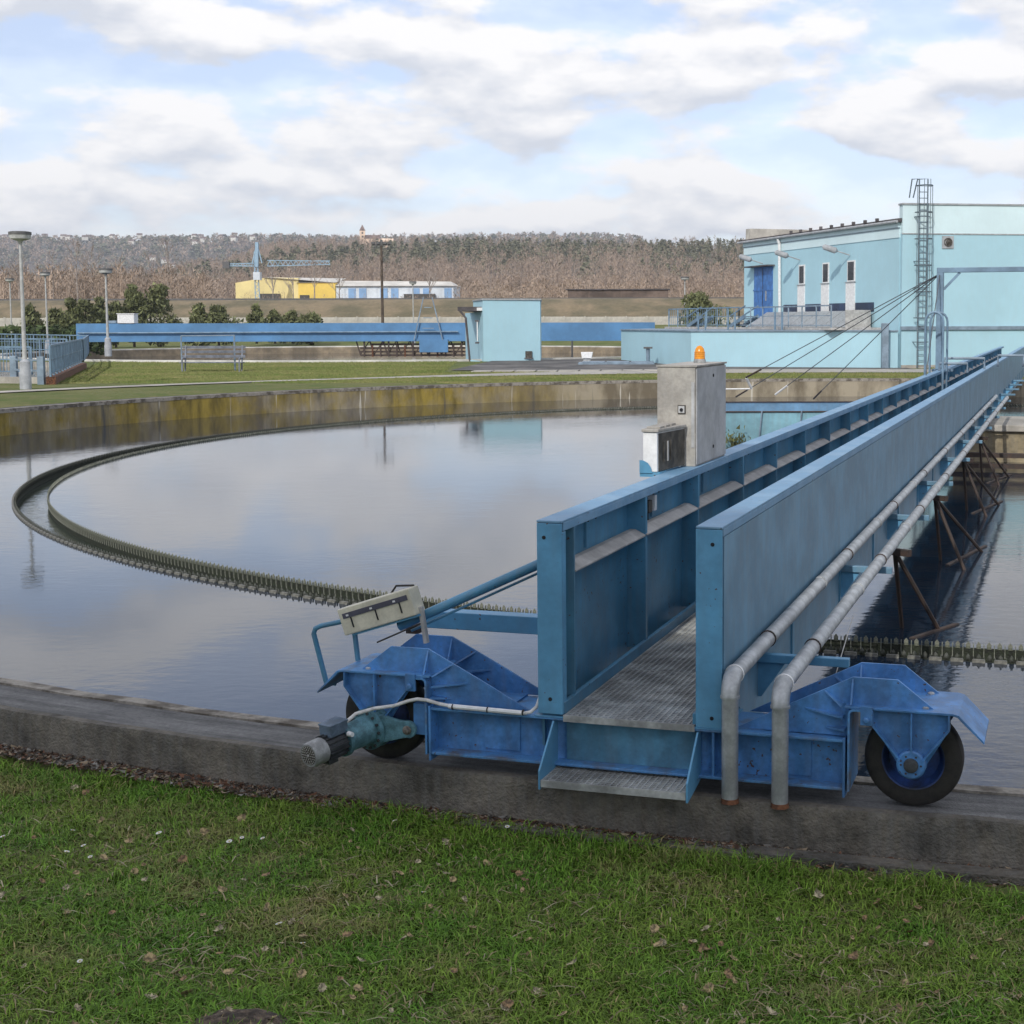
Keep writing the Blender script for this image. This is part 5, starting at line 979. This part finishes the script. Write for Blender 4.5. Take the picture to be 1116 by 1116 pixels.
# evergreens and shrubs
def evergreen(name, px, top, y, w, z0, label, cone=.0, dens=2000, col=(.125, .138, .060), cat='tree', group=None):
    x = (px-CX)/F_PX*y; zt = EYE+(351-top)/F_PX*y; h = zt-z0; W_ = 1.4*w/F_PX*y
    dens = int(dens*1.6); o = empty(name, (x, y, z0), 0, label, cat, group)
    m = MB(); m.tube([(0, 0, 0), (.05, 0, h*.6)], .13, 6, True, .05); m.build('trunk', bark_dark, o)
    R = np.random.default_rng(int(px*7)); k = dens; nb = 16
    u = R.random(nb)**.8; ba = R.random(nb)*2*np.pi; prf = (1-u)*cone+np.sin(np.pi*np.clip(.18+u*.8, 0, 1))*(1-cone); br = W_*.42*prf*np.sqrt(R.random(nb)); bc = np.stack([br*np.cos(ba), br*np.sin(ba), h*(.12+.8*u)], 1)
    j = R.integers(0, nb, k); d = R.normal(size=(k, 3)); d /= np.linalg.norm(d, axis=1)[:, None]; rad = W_*.26*(.45+.55*prf[j])*(.55+.5*R.random(k))
    c = bc[j]+d*rad[:, None]*np.array([1, 1, .85]); c[:, 2] = np.clip(c[:, 2], .1, h)
    s_ = .09+.08*R.random((k, 1, 1)); P = c[:, None]+R.normal(size=(k, 3, 3))*s_*np.array([1, 1, 1.25])
    tone = (.55+.9*R.random((k, 1)))*(.75+.5*R.random(nb)[j][:, None]); C_ = np.array(col)[None]*tone
    soup('crown', P.reshape(-1, 3), np.arange(3*k).reshape(-1, 3), leaf_tint, np.repeat(C_, 3, 0), o)
for a in [('evergreen_shrub', 36, 331, 130, 16, .7, 'dark shrub between the two leftmost lamp posts', 0), ('evergreen_shrub', 62, 330, 132, 22, .7, 'dark shrub left of the wide clump of pines', 0), ('pine_tree', 80, 323, 134, 24, .7, 'loose pine left of the second lamp post, behind the railing', .2), ('pine_tree', 95, 320, 136, 24, .7, 'broad pine just left of the second lamp post', .2), ('pine_tree', 112, 322, 138, 20, .7, 'small pine right behind the second lamp post', .2), ('evergreen_shrub', 128, 326, 140, 22, .7, 'low pine left of the white box on the far bridge', .1),
          ('cypress_tree', 148, 307, 142, 24, .7, 'tall dense evergreen, left one of the tall pair', .25), ('cypress_tree', 177, 309, 144, 40, .7, 'wide dense evergreen, right one of the tall pair', .25), ('evergreen_shrub', 217, 328, 142, 26, .7, 'low dark evergreen right of the tall pair', .1), ('evergreen_shrub', 240, 332, 142, 36, .7, 'spreading low evergreen below the blue crane', .1), ('evergreen_shrub', 281, 331, 150, 16, .9, 'round isolated bush below the yellow hall', 0), ('evergreen_shrub', 301, 337, 150, 18, .9, 'first bush right of the round isolated one', 0), ('evergreen_shrub', 320, 339, 152, 22, .9, 'pale middle bush under the yellow hall', 0), ('evergreen_shrub', 341, 340, 150, 26, .9, 'rightmost bush in the row under the yellow hall', 0), ('pine_tree', 764, 318, 128, 52, .7, 'dark conifer left of the big blue building', .25)]:
    evergreen(*a[:7], cone=a[7], cat='shrub' if 'shrub' in a[0] else 'tree', group='evergreens before the embankment')
def hedge(name, x0, x1, y, z0, z1, dep, n, label):
    o = empty(name, ((x0+x1)/2, y, z0), 0, label, 'hedge'); R = np.random.default_rng(n); c = np.stack([R.uniform(x0, x1, n)-(x0+x1)/2, R.uniform(-dep, dep, n), R.uniform(0, z1-z0, n)], 1)
    P = c[:, None]+R.normal(size=(n, 3, 3))*.2; soup('foliage', P.reshape(-1, 3), np.arange(3*n).reshape(-1, 3), leaf_tint, np.repeat(np.array([.05, .075, .025])[None]*(.5+R.random((n, 1))), 3, 0), o)
hedge('hedge', -58, -44.5, 118, .7, 2.7, 1.2, 2600, 'clipped green hedge behind the railings at left')
# industrial hall, crane, church, houses
HA = empty('industrial_hall', (-84, 400, 8), 0, 'long industrial hall, yellow at left and white and blue at right', 'hall'); S = (84, -400, -8)
m = MB(S); m.prism([(-113.9, 8), (-113.9, 14.2), (-105, 15.7), (-96.5, 15.5), (-96.5, 8)], 14, lambda a, z, c: (a, c, z), 400); m.build('gable_wall', yellow_p, HA)
m = MB(S); m.box((-96.4, 399.6, 8), (-86.2, 412, 14.2)); m.build('wall', yellow_m, HA); m = MB(S); m.add([(-106, 399.3, 15.75), (-86, 399.2, 14.2), (-86, 414, 15.8), (-106, 414, 16)], [(0, 1, 2, 3)]); m.add([(-97, 399.2, 14.25), (-86, 399.2, 14.25), (-86, 413, 15.6), (-97, 413, 15.6)], [(0, 1, 2, 3)]); m.build('roof', roof_pale, HA)
m = MB(S); m.box((-86.1, 400, 8), (-53.6, 414, 13.2)); m.build('wall', white_clad, HA)
for i in range(11): m = MB(S); m.box((-85.6+2.95*i, 399.8, 8.2), (-83.6+2.95*i, 400.02, 12.6)); m.build('wall_panel', blue_clad if i % 3 else white_clad, HA)
m = MB(S); m.add([(-86.2, 399.2, 13.25), (-53.2, 399.2, 13.25), (-55, 406, 14.6), (-86.2, 406, 14.9)], [(0, 1, 2, 3)]); m.add([(-53.2, 399.2, 13.25), (-53.2, 414, 13.25), (-55, 406, 14.6)], [(0, 1, 2)]); m.build('roof', roof_pale, HA)
for a, c, z in ((-107, -101.5, 11.2), (-96, -93.4, 10.8)): m = MB(S); m.box((a, 399.3, 8), (c, 400.1, z)); m.build('gate', vent_dark, HA)
m = MB(S); m.box((-67, 398, 8.6), (-58.5, 399.5, 11)); m.build('lean_to', vent_dark, HA)
CRN = empty('tower_crane', (-103.9, 385, 8), 0, 'blue lattice crane with a long jib above the yellow hall', 'crane'); S = (103.9, -385, -8)
def lattice(nm, p, q, w, n, up):
    p = Vector(p); q = Vector(q); u = Vector(up)*w; m = MB(S); m.bar(p, q, .22); m.bar(p+u, q+u*.6, .22)
    for i in range(n): a = p.lerp(q, i/n); c = (p+u).lerp(q+u*.6, (i+.5)/n); d = p.lerp(q, (i+1)/n); m.bar(a, c, .14); m.bar(c, d, .14)
    m.build(nm, crane_m, CRN)
lattice('tower', (-104.4, 385, 8), (-104.4, 385, 22), 1.2, 9, (1, 0, 0)); lattice('jib', (-101, 385, 18.2), (-84.3, 385, 18.6), 1.5, 12, (0, 0, 1)); lattice('counter_jib', (-104, 385, 18.2), (-112.5, 385, 18.3), .8, 6, (0, 0, 1))
m = MB(S); m.bar((-103.8, 385, 18), (-103.6, 385, 24.5), .8); m.bar((-105, 385, 19), (-103.7, 385, 24), .25); m.bar((-102.4, 385, 19), (-103.6, 385, 24), .25); m.build('apex', crane_m, CRN); m = MB(S); m.box((-104.6, 384, 14.5), (-102.8, 386, 16.6)); m.build('cab', white_clad, CRN)
m = MB(S); m.box((-112.8, 384.4, 17.6), (-111, 385.6, 19.4)); m.build('counterweight', lamp_dark, CRN)
CH = empty('church', (-240, 1100, 60), .2, 'hilltop church with a pointed tower and pink walls', 'church'); S = (0, 0, 0); k = 1100/1300
m = MB(); m.box((-8, -3, -8), (-3.4, 3, 10.5)); m.build('tower', church_w, CH); m = MB(); m.add([(-8.2, -3.2, 10.5), (-3.2, -3.2, 10.5), (-3.2, 3.2, 10.5), (-8.2, 3.2, 10.5), (-5.7, 0, 17.5)], [(0, 1, 4), (1, 2, 4), (2, 3, 4), (3, 0, 4)]); m.build('spire', house_r, CH)
m = MB(); m.box((-3.4, -4, -8), (9, 4, 2)); m.build('nave', church_w, CH); m = MB(); m.prism([(-4.5, 2), (4.5, 2), (0, 6)], 12.6, lambda a, z, c: (c, a, z), -3.4); m.build('roof', house_r, CH)
m = MB(); m.box((9.2, -3.5, -8), (20, 3.5, -.5)); m.prism([(-4, -.5), (4, -.5), (0, 2.5)], 11, lambda a, z, c: (c, a, z), 9.2); m.build('rectory', church_w, CH)
for z in (3., 7.): m = MB(); m.box((-6.3, -3.1, z), (-5.1, -2.98, z+2)); m.build('tower_window', vent_dark, CH)
CH.location = ((410-CX)/F_PX*1000, 985, EYE+(351-262)/F_PX*985); CH.scale = (.80, .86, .62)
hs = MB(); hs.box((-5, -4, -3), (5, 4, 4)); hs.cur = 1; hs.prism([(-4.6, 4), (4.6, 4), (0, 7.5)], 10.8, lambda a, z, c: (c, a, z), -5.4); hme = hs.mesh('house', [house_w, house_r])
R = random.Random(12)
hp = [(150+R.uniform(-22, 22), 268+R.uniform(-6, 4)) for _ in range(2)]+[(190+R.gauss(0, 14), 276+R.gauss(0, 5)) for _ in range(18)]+[(228+R.gauss(0, 12), 267+R.gauss(0, 3)) for _ in range(5)]+[(270+R.gauss(0, 18), 266+R.gauss(0, 2)) for _ in range(3)]+[(95+R.gauss(0, 18), 264+R.gauss(0, 1.5)) for _ in range(5)]+[(55, 263), (12, 263), (35, 262)]
for i, (px, py) in enumerate(hp):
    y = 2240-max(0, (py-262))*32; x = (px-CX)/F_PX*y
    o = bpy.data.objects.new('house', hme); COL.objects.link(o); o.location = (x, y, hill_z(x, y)+8.5); o.rotation_euler = (0, 0, R.uniform(-.6, .6)); o.scale = (.8, .7, .75)
    tag(o, 'white walled house with a dark roof in the village on the far hill', 'house', 'houses on the far hill')
# railway hut etc on the embankment
o = empty('brown_shed', (-4.6, 230, 5.8), 0, 'long low brown shed on the embankment right of the flat hut', 'shed'); m = MB(); m.box((-8, 0, 0), (8, 3, 2.4)); m.build('wall', mat('shed_brown', (.14, .105, .085), .9, var=.2, vscale=.3), o); m = MB(); m.box((-8.3, -.3, 2.4), (8.3, 3.3, 2.55)); m.build('roof', roof_dark, o)
o = empty('embankment_rail', (-30, 192, 6.1), 0, 'thin dark rail line along the crest of the embankment', 'rail'); m = MB(); m.box((-120, 0, .0), (90, .12, .22)); m.build('rail', lamp_dark, o)
# ------------------------------------------------------------------ foreground lawn
def gz_np(x, y):
    dx = x-TC.x; dy = y-TC.y; Rr = np.hypot(dx, dy); nr = np.clip(((dx*cam_dir.x+dy*cam_dir.y)/Rr-.1)/.6, 0, 1); nr = nr*nr*(3-2*nr)
    s = lambda t: (lambda q: q*q*(3-2*q))(np.clip(t, 0, 1))
    bank = .49+.13*s((Rr-27)/2.4)+.9*s((Rr-28.6)/5.0)-.05*np.clip((-x-1)/3, 0, 1); far = .56+.12*s((Rr-27)/2)
    return far*(1-nr)+bank*nr, Rr
def vnoise(x, y, f, seed):      # cheap smooth value noise
    g = np.random.default_rng(seed).random((64, 64)); X = x*f % 63; Y = y*f % 63; i = X.astype(int); j = Y.astype(int); u = X-i; v = Y-j; u = u*u*(3-2*u); v = v*v*(3-2*v)
    return g[i, j]*(1-u)*(1-v)+g[(i+1) % 64, j]*u*(1-v)+g[i, (j+1) % 64]*(1-u)*v+g[(i+1) % 64, (j+1) % 64]*u*v
def lawn(n, seed, edge=26.60):
    R = np.random.default_rng(seed); y = R.uniform(4.2, 8.7, n); x = R.uniform(-.62, .42, n)*y
    z, Rr = gz_np(x, y); e = edge+.06*vnoise(x, y, 3.1, 8)+.05*np.clip((-x-.6)/2.6, 0, 1)+.09*np.clip(x+.5, 0, 2)
    k = (Rr > e) & (Rr < 30.6); x, y, z, Rr, e = x[k], y[k], z[k], Rr[k], e[k]; n = len(x)
    cl = vnoise(x, y, 2.3, 1)*.5+vnoise(x, y, 8., 2)*.5; edgeb = np.clip(1-(Rr-e)/.3, 0, 1)
    h = (.026+.050*R.random(n)**1.6)*(.5+.9*cl)*(1+.5*edgeb); w = .0016+.0020*R.random(n)
    a = R.random(n)*2*np.pi; ln = .25+1.5*R.random(n)**1.1; dx = np.cos(a)*ln*h; dy = np.sin(a)*ln*h; px = -np.sin(a)*w; py = np.cos(a)*w
    z = z-.010
    P = np.stack([np.stack([x-px, y-py, z], 1), np.stack([x+px, y+py, z], 1), np.stack([x+px*.8+dx*.45, y+py*.8+dy*.45, z+h*.6], 1), np.stack([x-px*.8+dx*.45, y-py*.8+dy*.45, z+h*.6], 1), np.stack([x+dx, y+dy, z+h*(1-.32*ln)], 1)], 1)
    F0 = np.array([[0, 1, 2], [0, 2, 3], [3, 2, 4]]); Fc = (F0[None]+5*np.arange(n)[:, None, None]).reshape(-1, 3)
    dryf = np.clip(vnoise(x, y, 1.4, 5)*.9+vnoise(x, y, 5.5, 6)*.9-1.06+.35*(R.random(n)-.5)-.5*edgeb, 0, 1)[:, None]
    hue = vnoise(x, y, 3.7, 12)[:, None]
    g = (np.array([.092, .215, .018])*(1-hue)+np.array([.150, .230, .028])*hue)*(.4+1.1*R.random((n, 1))); d = np.array([.30, .24, .11])*(.5+.8*R.random((n, 1)))
    st = (R.random((n, 1)) < .09); f = np.clip(dryf*1.4+st*.9, 0, 1); c = g*(1-f)+d*f
    return tag(soup('grass', P.reshape(-1, 3), Fc, grass_tint, np.repeat(c, 5, 0)), kind='stuff')
lawn(400000, 21)
def straw(n, seed):      # flat dead blades matted between the green ones
    R = np.random.default_rng(seed); y = R.uniform(4.2, 8.5, n); x = R.uniform(-.6, .4, n)*y; z, Rr = gz_np(x, y)
    k = (Rr > 26.95) & (Rr < 30.5) & (vnoise(x, y, 1.7, 31)+.9*vnoise(x, y, 6, 32)+.5*(R.random(n)-.5) > .95); x, y, z = x[k], y[k], z[k]; n = len(x)
    a = R.random(n)*2*np.pi; L_ = .015+.045*R.random(n); w = .0012+.0022*R.random(n); c_, s_ = np.cos(a), np.sin(a); zz = z+.008+.022*R.random(n)
    P = np.stack([np.stack([x-c_*L_-s_*w, y-s_*L_+c_*w, zz], 1), np.stack([x-c_*L_+s_*w, y-s_*L_-c_*w, zz], 1), np.stack([x+s_*w, y-c_*w, zz+.012], 1), np.stack([x-s_*w, y+c_*w, zz+.012], 1), np.stack([x+c_*L_, y+s_*L_, zz-.004+.02*R.random(n)], 1)], 1)
    Fc = (np.array([[0, 1, 2], [0, 2, 3], [3, 2, 4]])[None]+5*np.arange(n)[:, None, None]).reshape(-1, 3); pal = np.array([[.28, .24, .13], [.23, .18, .10], [.33, .29, .19], [.17, .13, .08]]); c = pal[R.integers(0, 4, n)]*(.7+.5*R.random((n, 1)))
    return tag(soup('straw', P.reshape(-1, 3), Fc, grass_tint, np.repeat(c, 5, 0)), kind='stuff')
straw(9000, 8)
def far_lawn(n, seed):   # coarse tufts on the lawns beyond the tank
    R = np.random.default_rng(seed); y = 56+R.random(n)**1.3*34; x = (R.uniform(-60, 1150, n)-CX)/F_PX*y; d1 = np.hypot(x-TC.x, y-TC.y); d2 = np.hypot(x-T2.x, y-T2.y)
    onpath = (d1 > 33.4) & (d1 < 34.8+3.6*np.clip((2.2-np.arctan2(y-TC.y, x-TC.x))/.5, 0, 1)); yard = (x > -9.8-.1*(y-70)) & (y > 67.2) & (x < 14)
    bas = (x < -22.6-.33*(y-55))
    k = (d1 > 26.7) & (d2 > 28.4) & ~onpath & ~yard & ~bas; x, y = x[k], y[k]; n = len(x); z = np.full(n, .67); h = .03+.06*R.random(n); w = .02+.05*R.random(n)
    z = .56+.12*np.clip((np.hypot(x-TC.x, y-TC.y)-27)/2, 0, 1)-.01
    P = np.stack([np.stack([x-w, y, z], 1), np.stack([x+w, y+.02, z], 1), np.stack([x+w*R.uniform(-1, 1, n), y, z+h], 1)], 1)
    t = vnoise(x+70, y*2, .5, 41)*.6+vnoise(x+70, y*2, 2.1, 42)*.4+.3*(R.random(n)-.5); t = np.clip(t, 0, 1)[:, None]
    c = (np.array([.105, .165, .035])*(1-t)+np.array([.27, .25, .11])*t)*(.75+.5*R.random((n, 1)))
    return tag(soup('grass', P.reshape(-1, 3), np.arange(3*n).reshape(-1, 3), grass_tint, np.repeat(c, 3, 0)), kind='stuff')
far_lawn(150000, 9)
def gz1(x, y): z, r = gz_np(np.array([x]), np.array([y])); return float(z[0])
# fallen oak leaves
lf_m = [mat('dead_leaf_'+n, c, .8, var=.3, vscale=40, bump=.1) for n, c in (('tan', (.37, .28, .14)), ('brown', (.26, .165, .08)), ('pale', (.42, .36, .23)))]
def leaf_mesh(seed, m):
    R = random.Random(seed); pts = []; L = .055; curl = R.uniform(.15, .5)
    prof_ = [(0, .002), (.12, .004), (.2, .010), (.28, .018), (.34, .012), (.45, .024), (.52, .015), (.64, .027), (.72, .016), (.82, .020), (.92, .010), (1, .001)]
    vs = []; 
    for t, w in prof_:
        z = curl*L*(t-.5)**2*2; vs += [(t*L-.5*L, -w*R.uniform(.8, 1.1), z+w*curl*.8), (t*L-.5*L, 0, z), (t*L-.5*L, w*R.uniform(.8, 1.1), z+w*curl*.5)]
    mb = MB(); mb.add(vs, [(3*i+j, 3*i+j+1, 3*i+j+4, 3*i+j+3) for i in range(len(prof_)-1) for j in range(2)]); return mb.mesh('oak_leaf', m, True)
LM = [leaf_mesh(i, lf_m[i % 3]) for i in range(6)]
R = random.Random(33); k = 0
while k < 260:
    y = R.uniform(4.5, 7.9); x = R.uniform(-.55, .36)*y; z, r_ = gz_np(np.array([x]), np.array([y]))
    if not 26.85 < r_[0] < 30 or R.random() > vnoise(np.array([x]), np.array([y]), 1.1, 77)[0]*1.5-.1: continue
    o = bpy.data.objects.new('oak_leaf', R.choice(LM)); COL.objects.link(o); o.location = (x, y, float(z[0])+R.uniform(.026, .048)); o.rotation_euler = (R.uniform(-.7, .7), R.uniform(-.6, .6), R.uniform(0, 6.3)); s = R.uniform(.4, 1.0); o.scale = (s, s, s)
    tag(o, 'curled dry oak leaf lying in the short grass', 'leaf', 'fallen oak leaves in the lawn'); k += 1
# litter of broken leaves and grit between kerb and grass
n = 42000; Rg = np.random.default_rng(5); a0 = math.atan2(cam_dir.y, cam_dir.x); a = a0+Rg.uniform(-.24, .2, n); rr = 26.535+np.abs(Rg.normal(0, .085, n)); x = TC.x+rr*np.cos(a); y = TC.y+rr*np.sin(a); z, _ = gz_np(x, y); z = np.maximum(z, np.where(rr < 26.69, .505, 0))+.006
keep = (rr < 27.08) & ((vnoise(x, y, 3., 3) > .30) | (Rg.random(n) < .5)); x, y, z = x[keep], y[keep], z[keep]; n = len(x); s = (.004+.016*Rg.random((n, 1, 1))**2)
P = np.stack([x, y, z], 1)[:, None]+Rg.normal(size=(n, 3, 3))*s*np.array([1, 1, .45]); pal = np.array([[.15, .075, .045], [.10, .06, .04], [.28, .22, .15], [.20, .19, .17], [.07, .06, .05]]); c = pal[Rg.integers(0, 5, n)]*(.6+.7*Rg.random((n, 1)))
tag(soup('leaf_litter', P.reshape(-1, 3), np.arange(3*n).reshape(-1, 3), leaf_tint, np.repeat(c, 3, 0)), kind='stuff')
# daisies
petal = mat('daisy_white', (.78, .78, .76), .6, var=.03); eye_ = mat('daisy_yellow', (.65, .45, .05), .6)
dm = MB()
for k in range(12): a = k*PI/6; dm.add([(0, 0, .03), (.013*cos(a-.2), .013*sin(a-.2), .033), (.014*cos(a+.2), .014*sin(a+.2), .033)], [(0, 1, 2)])
dm.cur = 1; dm.lathe((0, 0, .030), (0, 0, 1), [(0, .004), (.004, .003), (.005, 0)], 6); dm.cur = 2; dm.tube([(0, 0, 0), (.002, 0, .03)], .0012, 4); dme = dm.mesh('daisy', [petal, eye_, mat('stem_green', (.06, .12, .02), .7)])
for (px, py) in ((5, 914), (78, 908), (93, 924), (100, 936), (71, 931), (175, 910), (251, 919), (264, 915), (288, 916), (462, 976), (306, 1010), (88, 1050), (432, 897), (553, 903), (330, 1032)):
    d = fw+cr*((px-CX)/F_PX)-cu*((py-CY)/F_PX); t = 2.4/-d.z; p = Vector((0, 0, EYE))+d*t
    for _ in range(3): t = (EYE-gz1(p.x, p.y)-.03)/-d.z; p = Vector((0, 0, EYE))+d*t
    o = bpy.data.objects.new('daisy', dme); COL.objects.link(o); o.location = (p.x, p.y, gz1(p.x, p.y)+.012); o.rotation_euler = (.25, 0, px); s = .8+.03*(px % 11); o.scale = (s, s, 1); tag(o, 'small white daisy open in the lawn', 'flower', 'daisies in the lawn')
# molehill
mb = MB(); vs = []; Rn = 14
for i in range(Rn):
    for j in range(24): a = 2*PI*j/24; r_ = .16*(i+.01)/Rn; vs.append((r_*1.35*cos(a), r_*sin(a), .055*(1-((i)/Rn)**2)+.012*noise.noise((r_*40*cos(a), r_*40*sin(a), 1))))
mb.add(vs, [(i*24+j, i*24+(j+1) % 24, (i+1)*24+(j+1) % 24, (i+1)*24+j) for i in range(Rn-1) for j in range(24)])
x, y = -1.40, 4.66; o = mb.build('molehill', mat('bare_soil', (.115, .085, .06), .95, var=.3, vscale=25, bump=.8, bscale=60), None, True); o.location = (x, y, gz1(x, y)-.005); tag(o, 'small bare molehill of brown soil at the bottom edge of the lawn', 'molehill')
# tuft of grass growing on the trough
o = empty('grass_tuft', (2.07, 33.3, 0), 0, 'tuft of dry weeds at the foot of the pale trough, right of the grey cabinet', 'weeds'); Rg = np.random.default_rng(9); n = 260
c = np.stack([Rg.normal(0, .13, n), Rg.normal(0, .08, n), np.abs(Rg.normal(.22, .14, n))], 1); P = c[:, None]+Rg.normal(size=(n, 3, 3))*np.array([.022, .022, .05]); soup('foliage', P.reshape(-1, 3), np.arange(3*n).reshape(-1, 3), leaf_tint, np.repeat(np.array([.12, .13, .05])[None]*(.4+Rg.random((n, 1))), 3, 0), o)
# ------------------------------------------------------------------ unseen block added behind the viewer to shade the near kerb
SH = empty('added_shade_block', (-7, -12, 1), 0, 'unseen tall flat roofed block added behind the viewer to shade the near lawn', 'building')
m = MB(); m.box((-6.2, -8, 0), (6.2, 0, 14.9)); m.build('wall', wall_blue, SH); m = MB(); m.box((-6.4, -8.2, 14.9), (6.4, .2, 15.2)); m.build('roof', roof_dark, SH)
for i in range(3):
    for j in range(3): m = MB(); m.box((-5+4*i, .0, 3+4*j), (-3+4*i, .05, 5+4*j)); f = m.build('window', white_p, SH); m = MB(); m.box((-4.8+4*i, .05, 3.2+4*j), (-3.2+4*i, .06, 4.8+4*j)); m.build('pane', glass_m, f)
# ------------------------------------------------------------------ air
hz = MB(); hz.box((-2750, -420, -6), (2750, 2750, 190)); HZ = hz.build('haze', []); tag(HZ, kind='stuff')
hm = bpy.data.materials.new('haze_air'); hm.use_nodes = True; nt = hm.node_tree; nt.nodes.clear(); ou = nt.nodes.new('ShaderNodeOutputMaterial'); pv = nt.nodes.new('ShaderNodeVolumePrincipled')
pv.inputs['Color'].default_value = (.80, .88, 1, 1); pv.inputs['Density'].default_value = .00019; pv.inputs['Anisotropy'].default_value = .2; nt.links.new(pv.outputs[0], ou.inputs['Volume']); HZ.data.materials.append(hm)
